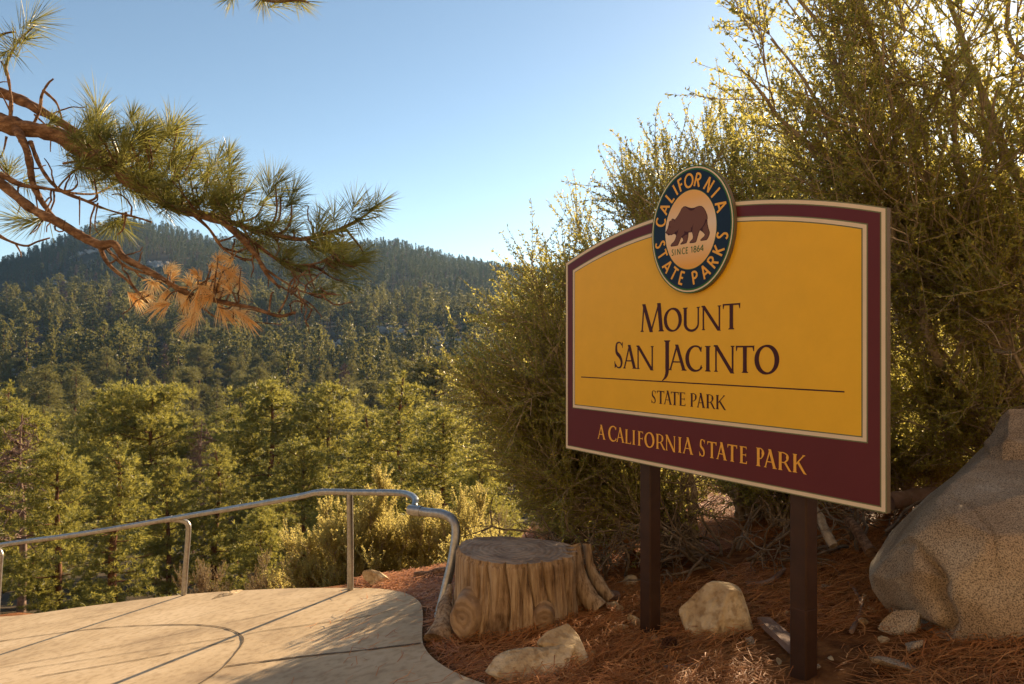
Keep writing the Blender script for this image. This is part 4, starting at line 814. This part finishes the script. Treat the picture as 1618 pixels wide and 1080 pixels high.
    for x, y in ((212, 474), (240, 452), (255, 488), (268, 430), (275, 440), (262, 470), (300, 452), (306, 500), (300, 512), (285, 470), (318, 462), (335, 425), (345, 412), (362, 415), (340, 442), (352, 450), (330, 475), (345, 465), (362, 462), (350, 498), (372, 498), (384, 506), (312, 440), (325, 455), (295, 480), (366, 440), (230, 470), (355, 430), (310, 482), (378, 452)):
        P = px(x, y - 6, 2.27 + rng.normal(0, .05)) - off; i = np.argmin(np.linalg.norm(ALL - P, axis=1)); A_ = ALL[i]
        add_tube(wood, smooth_path([A_, (A_ + P) / 2 + np.array([0, 0, .012]), P], 7), np.linspace(.0035, .002, 7), 5)
        tp.append(P); td.append(unit(P - A_) * .6 + np.array([rng.normal(.15, .5), rng.normal(0, .5), rng.normal(-.35, .5)])); tl.append(rng.uniform(.045, .08))
    wood.build('limb', M['bark_limb'], root, smooth=True)
    nd = MB(); needles(nd, np.array(tp), np.array(td), np.array(tl), 60, .0018, .70, .10, .18)
    o = nd.build('dead_needles', M['needle_dead'], root); o['label'] = 'orange dead needle sprays hanging on the lower branch'
build_pine_limb()

# ------------------------------------------------------------------ shrubs
def shrub(name, base, targets, label, cat='shrub', counts=(7, 5, 4), leafmat='mahog', barkmat='bark_shrub', r0=.03, shoot=(.25, .5), leaf=(.025, .0105), lps=52, up=.25, wob=.06, start_leaf=.35, bias=(0, 0, 0), group=None, clip=None, bare=0, jit=.5):
    root = empty(name, base, label, cat, group); base = np.array(base, float); W = MB(); Lf = MB(); SP, SD, SL_, SV = [], [], [], []
    bias = np.array(bias)
    def shoots(P, dlast, tvals, par_len):
        for t in tvals:
            i = min(int(t * (len(P) - 1)), len(P) - 2); s = P[i]; T = unit(P[i + 1] - P[i])
            d = unit(T * .8 + randdir(1)[0] * .75 + bias); ln = rng.uniform(*shoot); Q, _ = grow(s, d, ln, 7, up, .07)
            add_tube(W, Q - base, np.linspace(.0026, .0012, 7), 4); SP.append(Q)
    for tg, rs in targets:
        tg = np.array(tg, float); v = tg - base; ln = np.linalg.norm(v)
        s0 = base + rng.normal(0, .09, 3) * np.array([1, 1, .0]); midp = s0 + v * .45 + rng.normal(0, .10, 3) * ln * .5 + np.array([0, 0, .10 * ln * up])
        P = smooth_path([s0, midp, tg], 26); P = P + .02 * ln * np.stack([vnoise(P * 3.5 + 5 * c) for c in range(3)], -1)
        rr = np.linspace(r0 * rs, r0 * rs * .12, 26); add_tube(W, P - base, rr, 8)
        for _ in range(counts[0]):
            t = rng.uniform(start_leaf, .97); i = min(int(t * 25), 24); T = unit(P[i + 1] - P[i]); l1 = ln * rng.uniform(.18, .34) * (1.15 - .5 * t)
            Q, dl = grow(P[i], T * .75 + randdir(1)[0] * .8 + bias, l1, 12, up, wob); add_tube(W, Q - base, np.linspace(rr[i] * .5, .002, 12), 6)
            for _ in range(counts[1]):
                t2 = rng.uniform(.2, 1); j = min(int(t2 * 11), 10); T2 = unit(Q[j + 1] - Q[j])
                S, dl = grow(Q[j], T2 * .7 + randdir(1)[0] * .8 + bias, l1 * rng.uniform(.35, .65), 8, up, wob); add_tube(W, S - base, np.linspace(.005, .002, 8), 5)
                shoots(S, dl, rng.uniform(.15, 1, counts[2]), 0)
            shoots(Q, dl, rng.uniform(.4, 1, 2), 0)
        shoots(P, None, rng.uniform(max(start_leaf, .5), 1, 4), 0)
    for _ in range(bare):        # leafless dead twigs in the shaded interior
        tg = targets[rng.integers(len(targets))][0]; v = np.array(tg) - base; s = base + v * rng.uniform(.1, .55)
        Q, dl = grow(s, v * .4 + randdir(1)[0] * np.linalg.norm(v) * np.array([1, .7, .6]), rng.uniform(.35, .9), 12, -.15, .16); add_tube(W, Q - base, np.linspace(.008, .002, 12), 5)
        for _ in range(3):
            j = rng.integers(3, 10); S, _ = grow(Q[j], (Q[j + 1] - Q[j]) + randdir(1)[0] * .05, rng.uniform(.12, .4), 8, -.1, .2); add_tube(W, S - base, np.linspace(.004, .0014, 8), 4)
    Q = np.array(SP); m = len(Q); n = lps                       # leaves sit in small clusters all along each shoot
    t = np.sort(rng.random((m, n)), 1) ** .85 * 5.999; i = t.astype(int); fr = (t - i)[..., None]
    I = np.arange(m)[:, None]; B = Q[I, i] * (1 - fr) + Q[I, np.minimum(i + 1, 6)] * fr; T = unit(Q[I, np.minimum(i + 1, 6)] - Q[I, i] + 1e-9)
    B = B.reshape(-1, 3); T = T.reshape(-1, 3); k = len(B)
    ax = unit(T * .75 + randdir(k) * .8); sc = rng.uniform(.6, 1.25, k)
    leaves(Lf, B - base + randdir(k) * .004, ax, leaf[0] * sc, leaf[1] * sc, 0, np.clip(rng.beta(2.2, 3.2, k) + .0, 0, 1))
    if barkmat: W.build('branches', M[barkmat], root, smooth=True)
    Lf.build('foliage', M[leafmat], root)
    return k
def G3(x, y, dz=0): return (x, y, float(terrain_z(x, y)) + dz)
T3 = lambda x, y, Y: tuple(px(x, y, Y))
nl = 0
nl += shrub('mahogany_shrub', G3(1.35, 5.3), [(T3(795, 620, 5.0), 1), (T3(800, 560, 5.3), .9), (T3(825, 490, 5.4), 1), (T3(835, 455, 5.0), .9), (T3(880, 415, 5.3), 1), (T3(945, 375, 5.5), 1), (T3(1005, 320, 5.2), 1), (T3(785, 690, 5.2), .9), (T3(800, 650, 4.8), .8), (T3(830, 520, 4.9), .8), (T3(850, 600, 4.7), .8), (T3(860, 700, 4.6), .7), (T3(960, 400, 5.0), .8), (T3(900, 470, 5.6), .8), (T3(870, 770, 4.7), .7), (T3(1040, 340, 5.0), .8), (T3(950, 790, 4.9), .6), (T3(845, 700, 5.0), .7), (T3(885, 745, 5.1), .7), (T3(855, 640, 5.2), .7), (T3(905, 690, 5.4), .7), (T3(935, 725, 5.2), .7), (T3(830, 675, 5.3), .7), (T3(900, 600, 5.2), .7), (T3(870, 540, 5.2), .7)],
            'leaning mahogany shrub with small gold-green leaves behind the sign left edge', bias=(-.18, 0, .22), counts=(8, 5, 4), bare=70, r0=.032)
nl += shrub('mahogany_shrub', G3(2.1, 5.9), [(T3(1065, 300, 5.6), 1), (T3(1110, 310, 5.9), 1), (T3(1160, 280, 5.7), 1), (T3(1200, 270, 5.6), 1), (T3(1250, 300, 5.9), 1), (T3(1300, 330, 5.8), .9), (T3(1140, 280, 6.2), .8), (T3(1225, 290, 5.4), .8), (T3(1330, 400, 5.6), .8), (T3(1420, 480, 5.4), .8)],
            'upright mahogany shrub with straight leafy shoots rising behind the bear emblem', bias=(-.03, 0, .42), counts=(9, 6, 4), bare=25, up=.45, lps=60)
nl += shrub('mahogany_tree', G3(3.75, 4.7), [(T3(1175, 110, 4.1), 1.1), (T3(1215, 45, 4.3), 1.1), (T3(1240, -60, 4.2), 1.2), (T3(1245, 190, 4.4), .8), (T3(1275, 140, 4.2), 1), (T3(1330, -80, 4.0), 1.2), (T3(1300, 60, 4.5), 1), (T3(1340, 200, 4.3), 1), (T3(1340, 285, 4.2), .8), (T3(1400, 20, 3.9), 1), (T3(1420, 150, 4.6), 1), (T3(1450, -100, 4.1), 1.2), (T3(1500, 80, 3.8), 1), (T3(1530, 220, 4.6), .9), (T3(1560, -80, 3.7), 1.1), (T3(1590, 120, 3.6), .9), (T3(1600, 280, 3.9), .8), (T3(1420, 300, 4.4), .9), (T3(1400, 400, 4.3), .9), (T3(1470, 380, 4.8), .8), (T3(1430, 520, 4.5), .8), (T3(1500, 600, 4.4), .7), (T3(1420, 660, 4.6), .7), (T3(1560, 480, 4.0), .7)],
            'tall mahogany tree with pale stems and golden leaves filling the upper right', 'tree', bias=(-.10, 0, .18), counts=(9, 5, 4), bare=50, r0=.046, leaf=(.029, .0125), lps=37, shoot=(.22, .45))
print('leaves', nl)
def bush(name, c, rx, ry, h, n, label, mat, shoot, leaf, lps, counts=(5, 4, 3)):
    X, Y = c; z = float(terrain_z(X, Y)); tg = []
    for q in range(n):
        a = q * 2.39996; k = math.sqrt((q + .5) / n); hh = h * (1 - .65 * k * k) * rng.uniform(.72, 1.0) - shoot[1] * .5
        tg.append(((X + rx * k * math.cos(a), Y + ry * k * math.sin(a), z + max(hh, .15)), .6))
    shrub(name, (X, Y, z), tg, label, 'bush', counts=counts, leafmat=mat, r0=.016, shoot=shoot, leaf=leaf, lps=lps, bias=(0, 0, .55), up=.5, start_leaf=.2)
bush('sunny_bush', (-1.95, 9.2), 1.30, .9, 2.05, 40, 'bright yellow-green bush in full sun behind the handrail', 'bushleaf', (.16, .34), (.026, .012), 60, (6, 5, 3))
bush('sunny_bush', (-.70, 9.0), .80, .6, 1.95, 24, 'olive bush behind the curved end of the handrail', 'bushleaf', (.16, .34), (.026, .011), 52)
bush('sunny_bush', (-.38, 7.3), .45, .4, .55, 14, 'small yellow-green bush between the rail end post and the stump', 'bushleaf', (.14, .28), (.024, .010), 48)
bush('dry_bush', (-4.05, 9.0), .55, .45, 1.0, 14, 'small tan bush at the foot of the second rail post', 'drybrush', (.12, .24), (.020, .008), 30, (4, 3, 3))
bush('dry_bush', (-3.35, 9.6), .6, .5, 1.15, 14, 'low straw-coloured bush between the rail posts, left of the bright bush', 'drybrush', (.12, .24), (.020, .008), 30, (4, 3, 3))
bush('dry_bush', (-.5, 12.0), .8, .6, 2.7, 18, 'reddish dry brush below the leaning shrub, beyond the rail end', 'drybrush', (.3, .55), (.022, .006), 24)

for nm, c, rx, ry, h, n, lab in (('low_shrub', (1.25, 6.7), .9, .6, 1.15, 24, 'low dark shrub under the leaning shrub, behind the left post'), ('low_shrub', (2.35, 6.2), .8, .6, 1.2, 24, 'low dark shrub behind the gap between the two sign posts'),
                                ('low_shrub', (3.0, 5.2), .7, .55, 1.35, 24, 'dark leafy shrub behind the sign right edge above the huge boulder'), ('low_shrub', (2.2, 5.35), .55, .45, 1.6, 22, 'unseen shrub behind the sign board, added to keep sun off the litter'), ('low_shrub', (3.5, 7.2), 1.2, .8, 1.9, 30, 'tall dark shrub at the back, seen past the sign right edge'), ('low_shrub', (.60, 6.05), .56, .45, 1.15, 32, 'low shrub behind the stump, placed to cast shade on the paving')):  # sign-board shrub is added, unseen, to block sun; stump shrub shaped to shade paving
    X, Y = c; z = float(terrain_z(X, Y)); tg = [((X + rx * math.sqrt((q + .5) / n) * math.cos(q * 2.4), Y + ry * math.sqrt((q + .5) / n) * math.sin(q * 2.4), z + max(.15, h * (1 - .5 * (q + .5) / n) * rng.uniform(.6, 1) - .2)), .7) for q in range(n)]
    shrub(nm, (X, Y, z), tg, lab, 'shrub', counts=(5, 4, 3), r0=.02, shoot=(.15, .32), leaf=(.024, .0105), lps=34, bias=(-.05, 0, .25), up=.4, start_leaf=.25, bare=25)
def dead_brush(c, n, rad, h, label):
    X, Y = c; z = float(terrain_z(X, Y)); root = np.array([X, Y, z]); W = MB()
    for q in range(n):
        a = rng.uniform(0, 6.28); s0 = root + np.array([math.cos(a) * rad * .35, math.sin(a) * rad * .25, rng.uniform(-.05, .1)])
        Q, _ = grow(s0, np.array([math.cos(a), math.sin(a) * .7, rng.uniform(.1, 1.1)]), rng.uniform(.5, 1.0) * rad * 1.6, 14, -.25, .17); add_tube(W, Q - root, np.linspace(.012, .003, 14), 6)
        for _ in range(4):
            i = rng.integers(3, 12); S, _ = grow(Q[i], (Q[i + 1] - Q[i]) * 8 + randdir(1)[0], rng.uniform(.2, .55) * rad, 10, -.1, .22); add_tube(W, S - root, np.linspace(.006, .0016, 10), 5)
            for _ in range(2): T_, _ = grow(S[rng.integers(3, 9)], randdir(1)[0], rng.uniform(.1, .25) * rad, 7, 0, .25); add_tube(W, T_ - root, np.linspace(.0028, .001, 7), 4)
    o = W.build('dead_brush', M['twig'], smooth=True); o.location = root; tag(o, label, 'dead brush')
dead_brush((.75, 4.75), 26, .62, .6, 'tangle of bare grey twigs behind the left post and stump')
dead_brush((1.45, 4.6), 26, .6, .6, 'tangle of bare twigs in the shade between the two posts')
dead_brush((2.25, 4.4), 16, .5, .5, 'thin dead twigs between the sign right edge and the boulder')
# ------------------------------------------------------------------ pines
def pine_meshes(seed, H=12, style='round', tufts=900, blades=16, far=False):
    global rng
    keep = rng; rng = np.random.default_rng(seed); W = MB(); C = MB()
    P = smooth_path(np.array([(0, 0, -.8), (rng.normal(0, .1), rng.normal(0, .1), H * .35), (rng.normal(0, .12), rng.normal(0, .12), H * .7), (0, 0, H * .97)]), 24)
    r0 = H * .018; add_tube(W, P, np.linspace(r0, r0 * .12, 24), 7)
    B, D = [], []; nl = 46 if style != 'cone' else 60; lo = {'round': .10, 'open': .30, 'cone': .04, 'umbrella': .42}[style]
    per = tufts // nl
    for q in range(nl):
        t = lo + (1 - lo) * (q + rng.random()) / nl; t = min(t, .985); i = min(int(t * 23), 22); s = P[i]; a = q * 2.39996 + rng.normal(0, .5); x = (t - lo) / (1 - lo)
        if style == 'cone': R_ = H * .165 * (1 - x) ** .85 + .15
        elif style == 'round': R_ = H * .185 * (1 - x ** 1.7) ** .7 * min(1, .55 + x * 1.6) + .2
        elif style == 'open': R_ = H * .19 * (1 - x ** 2) ** .6 * (.6 + .5 * math.sin(q * 1.7) ** 2) + .2
        else: R_ = H * .22 * (1 - x ** 2) ** .5 * (.5 + .5 * min(1, x * 2)) + .25
        R_ *= rng.uniform(.62, 1.15); rise = {'cone': .05, 'round': .22, 'open': .12, 'umbrella': .30}[style] + .9 * x ** 3
        d = np.array([math.cos(a), math.sin(a), rise]); e = s + d * R_; m_ = s + d * R_ * .55 - np.array([0, 0, .06 * R_])
        L_ = smooth_path([s, m_, e], 7)
        if not far: add_tube(W, L_, np.linspace(r0 * .28 * (1 - .6 * x), .012, 7), 4)
        n = max(3, int(per * (R_ / (H * .2)) ** 1.1)); tt = 1 - rng.random(n) ** 1.5 * .72; base = s + (e - s) * tt[:, None]; base[:, 2] += -.06 * R_ * np.sin(np.pi * tt)
        np_ = max(1, int(2 + R_ / (H * .045))); pc = 1 - rng.random(np_) ** 1.4 * .62; pid = rng.integers(0, np_, n); tt = pc[pid] + rng.normal(0, .05, n); base = s + (e - s) * tt[:, None] + (rng.normal(0, 1, (np_, 3)) * np.array([.26, .26, .10]) * R_)[pid]; base[:, 2] -= .06 * R_ * np.sin(np.pi * np.clip(tt, 0, 1))
        o = rng.normal(0, 1, (n, 3)) * (.027 * H) * np.array([1, 1, .5]); B.append(base + o); D.append(unit(o * .6 + d * .8 * R_ * .3 + np.array([0, 0, .35]) + rng.normal(0, .25, (n, 3))))
    nt_ = 10; B.append(P[-1] + rng.normal(0, .15, (nt_, 3)) * np.array([1, 1, 1.6])); D.append(unit(rng.normal(0, .4, (nt_, 3)) + np.array([0, 0, 1])))
    B = np.vstack(B); D = np.vstack(D); n = len(B)
    ln = (.040 * H * rng.uniform(.8, 1.25, n)) if far else (.021 * H * rng.uniform(.8, 1.25, n))
    needles(C, B, D, ln, blades, (.015 if far else .0021) * H, 1.15, 0, .02)
    rng = keep
    return W, C
PROTO = []
def proto(name_root, seed, style, label, group, loc, H, sc, rz, mats=('bark_pine', 'pine'), tufts=900):
    W, C = pine_meshes(seed, 12, style, tufts); root = empty('pine_tree', loc, label, 'pine tree', group); root.scale = (sc,) * 3; root.rotation_euler = (0, 0, rz)
    W.build('trunk', M[mats[0]], root, smooth=True); C.build('crown', M[mats[1]], root); PROTO.append(root); return root
def copy_tree(src, loc, sc, rz, label, group):
    mid = loc[1] > 72
    r = src.copy(); COL.objects.link(r); r.location = loc; r.scale = sc if isinstance(sc, tuple) else (sc,) * 3; r.rotation_euler = (0, 0, rz); r['label'] = label
    if group: r['group'] = group
    elif 'group' in r: del r['group']
    for ch in src.children:
        c = ch.copy(); COL.objects.link(c); c.parent = r
        if mid and c.name.startswith('crown'): c.material_slots[0].link = 'OBJECT'; c.material_slots[0].material = M['pine_half_shade']
    return r
# named trees of the near slope: photo x, top y, depth, style index, width factor, label
STY = ['round', 'open', 'cone', 'umbrella', 'round', 'cone']
NAMED = [(35, 640, 30, 0, 1.0, 'bright pine at the far left edge just above the handrail'), (92, 700, 24, 4, 1.1, 'broad bushy pine second from the left, its lower crown behind the handrail'),
         (186, 688, 22, 2, 1.25, 'dark green conical young pine left of the second rail post'), (178, 605, 44, 1, .9, 'tall thin-topped pine rising behind the dark conical pine'),
         (242, 612, 42, 3, 1.0, 'round-topped pine left of the dead reddish tree'), (428, 598, 46, 1, 1.15, 'large pine with bare red trunk standing above the bright bush'),
         (372, 640, 50, 4, .9, 'pine pressed against the left side of the red-trunked pine'), (522, 602, 48, 0, 1.05, 'rounded pine right of the red-trunked pine'),
         (637, 586, 34, 2, 1.2, 'vivid green conical pine near the leaning shrub'), (690, 566, 105, 3, 1.0, 'slender umbrella-crowned pine touching the leaning shrub edge'),
         (577, 640, 36, 5, 1.3, 'short leafy pine left of the vivid conical pine'), (480, 690, 34, 4, 1.2, 'bushy pine below the rounded pine, above the curve of the rail'),
         (120, 578, 150, 2, 1.1, 'pointed golden pine above the broad bushy pine'), (72, 575, 155, 0, 1.0, 'domed golden pine up the slope at the left'), (315, 545, 232, 3, 1.0, 'wide flat-topped pine in the middle of the valley'),
         (168, 548, 215, 0, 1.0, 'lit pine in the second row of the valley, left of the flat-topped one'), (700, 640, 30, 4, 1.2, 'shaded bushy pine half behind the leaning shrub'), (15, 600, 60, 5, 1.0, 'small conical pine at the left edge of the photo'),
         (760, 700, 26, 0, 1.0, 'olive pine showing through the leaning shrub foliage'), (265, 720, 30, 4, 1.0, 'low bushy pine in front of the dead reddish tree'), (340, 700, 32, 5, 1.2, 'low conical pine left of the red trunk')]
OUT = [(690, 548, 150, 15, 'pale granite outcrop in the trees left of the leaning shrub'), (622, 526, 170, 13, 'smaller pale granite slab uphill of the main outcrop'), (726, 540, 160, 12, 'granite blocks beside the leaning shrub on the far slope'), (215, 352, 700, 26, 'rocky summit knob of the left peak'), (655, 392, 700, 16, 'small rocky knob on the right ridge'), (35, 590, 170, 13, 'grey rocks in the trees at the far left'), (80, 455, 450, 18, 'grey rock patch on the left peak flank'), (250, 420, 450, 16, 'pale rock slab below the left summit'), (140, 400, 450, 13, 'small pale rock face on the left shoulder of the peak'), (28, 480, 330, 20, 'grey boulder field low on the left peak'), (520, 545, 170, 11, 'grey granite slab among trees mid-valley')]
OUTP = []
for x, y, Ymin, s_, lab in OUT:                # where the view ray through the photo meets the hillside
    u_ = (x - 809) / F; Ys = np.arange(Ymin, 895, 2.0); yy = 550 - F * terrain_z(u_ * Ys, Ys) / Ys; hit = np.nonzero(yy <= y)[0]; OUTP.append((u_, float(Ys[hit[0]]) if len(hit) else 890.0, s_))
def cleared(X, Y):
    u_ = X / Y
    return any(abs(u_ - a) < .8 * c / b and b - 55 < Y < b + c * .8 for a, b, c in OUTP[:3] + OUTP[6:]) or any(abs(u_ - a) < .5 * c / b and b - 10 < Y < b + c * .5 for a, b, c in OUTP[3:6])
sources = {}
placed = []
for k, (x, yt, Y, st, wf, lab) in enumerate(NAMED):
    X = (x - 809) / F * Y; zb = float(terrain_z(X, Y)); H = (550 - yt) / F * Y - zb; sc = H / 12
    if st not in sources:
        wf *= 1.15; r = proto('pine_tree', 100 + st, STY[st], lab, None, (X, Y, zb), H, 1, k * 1.3, tufts=4600); r.scale = (sc * wf, sc * wf, sc); sources[st] = r
    else: copy_tree(sources[st], (X, Y, zb), (sc * wf * 1.15, sc * wf * 1.15, sc), k * 1.3, lab, None)
    placed.append((X, Y))
# dead reddish tree
def dead_tree(x, yt, Y, label, mat='bark_dead', H=None):
    X = (x - 809) / F * Y; zb = float(terrain_z(X, Y)); H = (550 - yt) / F * Y - zb
    root = empty('dead_tree', (X, Y, zb), label, 'dead tree'); W = MB()
    P = smooth_path(np.array([(0, 0, -.5), (.1, 0, H * .4), (-.1, .05, H * .75), (.05, 0, H)]), 20); add_tube(W, P, np.linspace(H * .022, .02, 20), 7); W.build('trunk', M[mat], root, smooth=True)
    W = MB()
    for q in range(80):
        t = rng.uniform(.3, .98); i = int(t * 19); a = rng.uniform(0, 6.28); l = H * .22 * (1.15 - t) + .3
        Q, _ = grow(P[i], np.array([math.cos(a), math.sin(a), rng.normal(.1, .3)]), l, 9, -.1, .15); add_tube(W, Q, np.linspace(.035, .010, 9), 4)
        for _ in range(6):
            S, _ = grow(Q[rng.integers(3, 8)], randdir(1)[0], l * .35, 6, -.2, .2); add_tube(W, S, np.linspace(.016, .006, 6), 3)
    W.build('branches', M[mat], root)
dead_tree(318, 662, 40, 'dead reddish tree with bare twigs between green pines')
dead_tree(33, 655, 28, 'bare grey snag poking from the bright pine at the left edge')
# the rest of the individual pines: nearest rows first
LABS = {'near': ('pine crowded among others on the near valley slope', 'pines on the near valley slope'), 'mid': ('mid-distance pine in the crowded valley forest', 'pines in the valley'), 'far': ('small distant pine on the opposite hillside', 'pines on the opposite hillside')}
def scatter(y0, y1, sp, n, kindk, hmin, hmax, umin=-.80, umax=.12):
    c = 0; tries = 0
    while c < n and tries < 40000:
        tries += 1
        Y = math.sqrt(rng.uniform(y0 ** 2, y1 ** 2)); u = rng.uniform(umin, umax); X = u * Y
        if any((X - a) ** 2 + (Y - b) ** 2 < sp * sp for a, b in placed) or cleared(X, Y): continue
        H = rng.uniform(hmin, hmax); zb = float(terrain_z(X, Y))
        ytop = 550 - F * (zb + H) / Y
        if Y < 60 and ytop < 650: continue
        if Y < 120 and ytop < 622: continue
        if Y < 215 and ytop < 572: continue
        placed.append((X, Y)); st = rng.choice([0, 0, 1, 3, 4, 2, 5]); sc = H / 12; wf = rng.uniform(.85, 1.2)
        copy_tree(sources[int(st)], (X, Y, zb), (sc * wf, sc * wf, sc), rng.uniform(0, 6.28), *LABS[kindk]); c += 1
scatter(18, 60, 3.6, 30, 'near', 2.5, 5.5)
scatter(60, 125, 6.5, 70, 'mid', 8, 15)
scatter(125, 235, 7.6, 170, 'far', 9, 17)
print('placed', len(placed))
# ------------------------------------------------------------------ the forest beyond, one mass
def build_forest():
    pts = []; cell = {}
    def ok(X, Y, sp):
        i, j = int(X // 12), int(Y // 12)
        for a in (-1, 0, 1):
            for b in (-1, 0, 1):
                for (p, q) in cell.get((i + a, j + b), ()):
                    if (p - X) ** 2 + (q - Y) ** 2 < sp * sp: return False
        cell.setdefault((i, j), []).append((X, Y)); return True
    for a, b in placed: cell.setdefault((int(a // 12), int(b // 12)), []).append((a, b))
    N_ = 42000; Yr = np.sqrt(rng.uniform(150 ** 2, 960 ** 2, N_)); ur = rng.uniform(-.95, .75, N_)
    dens = vnoise(np.column_stack([ur * Yr * .02, Yr * .02, ur * 0 + 8]))
    for Y, u, d in zip(Yr, ur, dens):
        if d < -.85: continue
        sp = 7.4 if Y < 450 else 5.2
        if not cleared(u * Y, Y) and ok(u * Y, Y, sp): pts.append((u * Y, Y))
    pts = np.array(pts); n = len(pts); Z = terrain_z(pts[:, 0], pts[:, 1]); print('forest', n)
    me = bpy.data.meshes.new('forest'); me.vertices.add(n); me.vertices.foreach_set('co', np.column_stack([pts, Z]).astype(np.float32).ravel())
    a = me.attributes.new('scl', 'FLOAT_VECTOR', 'POINT'); H = rng.uniform(.5, 1.35, n) * np.where(pts[:, 1] > 470, .85, 1.25); wv = rng.uniform(.8, 1.15, n) * H
    a.data.foreach_set('vector', np.column_stack([wv, wv, H]).astype(np.float32).ravel())
    a = me.attributes.new('rot', 'FLOAT_VECTOR', 'POINT'); a.data.foreach_set('vector', np.column_stack([rng.normal(0, .03, n), rng.normal(0, .03, n), rng.uniform(0, 6.28, n)]).astype(np.float32).ravel())
    a = me.attributes.new('idx', 'INT', 'POINT'); idx = rng.choice(5, n, p=[.3, .25, .2, .22, .03]); idx = np.where((pts[:, 1] < 470) & (idx < 4), idx + 5, idx); a.data.foreach_set('value', idx.astype(np.int32))
    o = bpy.data.objects.new('forest', me); COL.objects.link(o); tag(o, 'dense pine forest covering the far hillsides', 'forest', kind='stuff')
    protos = []
    for q, st in enumerate(['round', 'cone', 'umbrella', 'cone', 'dead', 'round', 'cone', 'umbrella', 'open']):
        W, C = pine_meshes(300 + q, 14, 'cone' if st == 'dead' else st, (260 if q < 5 else 420) if st != 'dead' else 60, 9, far=True)
        mb = MB()
        for (v, a_), in zip(W.v): mb.v.append((v, a_))
        mb.f = list(W.f); mb.n = W.n
        for (v, a_), (f, _) in zip(C.v, C.f): mb.add(v, f - 0, 1, a_)
        p = mb.build('far_pine', [M['bark_pine' if st != 'dead' else 'bark_dead'], M['bark_dead' if st == 'dead' else 'pine_far_shade' if q < 5 else 'pine_half_shade']])  # nearer rows get the warmer, sunlit-toned copy; hill rows the shaded one
        COL.objects.unlink(p); protos.append(p)
    ng = bpy.data.node_groups.new('forest_instances', 'GeometryNodeTree')
    ng.interface.new_socket('Geometry', in_out='INPUT', socket_type='NodeSocketGeometry'); ng.interface.new_socket('Geometry', in_out='OUTPUT', socket_type='NodeSocketGeometry')
    gi = ng.nodes.new('NodeGroupInput'); go = ng.nodes.new('NodeGroupOutput'); jn = ng.nodes.new('GeometryNodeJoinGeometry'); L = ng.links.new
    def attr(nm, ty): n_ = ng.nodes.new('GeometryNodeInputNamedAttribute'); n_.data_type = ty; n_.inputs['Name'].default_value = nm; return [s for s in n_.outputs if s.enabled and s.name == 'Attribute'][0]
    A_idx, A_s, A_r = attr('idx', 'INT'), attr('scl', 'FLOAT_VECTOR'), attr('rot', 'FLOAT_VECTOR')
    e2r = ng.nodes.new('FunctionNodeEulerToRotation'); L(A_r, e2r.inputs[0])
    for q, p in enumerate(protos):
        oi = ng.nodes.new('GeometryNodeObjectInfo'); oi.inputs['Object'].default_value = p; oi.inputs['As Instance'].default_value = True
        cmp_ = ng.nodes.new('FunctionNodeCompare'); cmp_.data_type = 'INT'; cmp_.operation = 'EQUAL'
        ins = [s for s in cmp_.inputs if s.enabled]; L(A_idx, ins[0]); ins[1].default_value = q
        ip = ng.nodes.new('GeometryNodeInstanceOnPoints'); L(gi.outputs[0], ip.inputs['Points']); L(oi.outputs['Geometry'], ip.inputs['Instance'])
        L(cmp_.outputs[0], ip.inputs['Selection']); L(A_s, ip.inputs['Scale']); L(e2r.outputs[0], ip.inputs['Rotation']); L(ip.outputs[0], jn.inputs[0])
    L(jn.outputs[0], go.inputs[0]); md = o.modifiers.new('forest_instances', 'NODES'); md.node_group = ng
build_forest()
# pale outcrops on the opposite hillside
for k, (x, y, Y, s, lab) in enumerate(OUT):
    Y = OUTP[k][1]; X = (x - 809) / F * Y; z = float(terrain_z(X, Y)); v0 = MB(); rg = np.random.default_rng(k)
    for q in range(18):
        v, f = rock_mesh(400 + k * 20 + q, (s * rg.uniform(.16, .5), s * rg.uniform(.2, .5), s * rg.uniform(.14, .42)), sub=3, planes=8, soft=14)
        ox, oy = rg.normal(0, s * .42, 2); v0.add(v + np.array([ox, oy * .7, float(terrain_z(X + ox, Y + oy * .7)) - z + s * .05]), f)
    o = v0.build('granite_outcrop', M['granite_far']); o.location = (X, Y, z); tag(o, lab, 'rock outcrop')

# ------------------------------------------------------------------ the air
def build_haze():
    V = np.array([(x, y, z) for z in (-330, 235) for x, y in ((-3050, -3050), (3050, -3050), (3050, 3050), (-3050, 3050))], float)
    mb = MB(); mb.add(V, [[0, 3, 2, 1], [4, 5, 6, 7], [0, 1, 5, 4], [1, 2, 6, 5], [2, 3, 7, 6], [3, 0, 4, 7]])
    m = bpy.data.materials.new('haze'); m.use_nodes = True; nt = m.node_tree; nt.nodes.clear()
    pv = nt.nodes.new('ShaderNodeVolumePrincipled'); pv.inputs['Color'].default_value = (.36, .62, 1, 1); pv.inputs['Density'].default_value = .00010; pv.inputs['Anisotropy'].default_value = .35
    o = nt.nodes.new('ShaderNodeOutputMaterial'); nt.links.new(pv.outputs[0], o.inputs['Volume'])
    h = mb.build('haze', m); tag(h, 'thin bluish mountain haze', 'haze', kind='stuff')
build_haze()
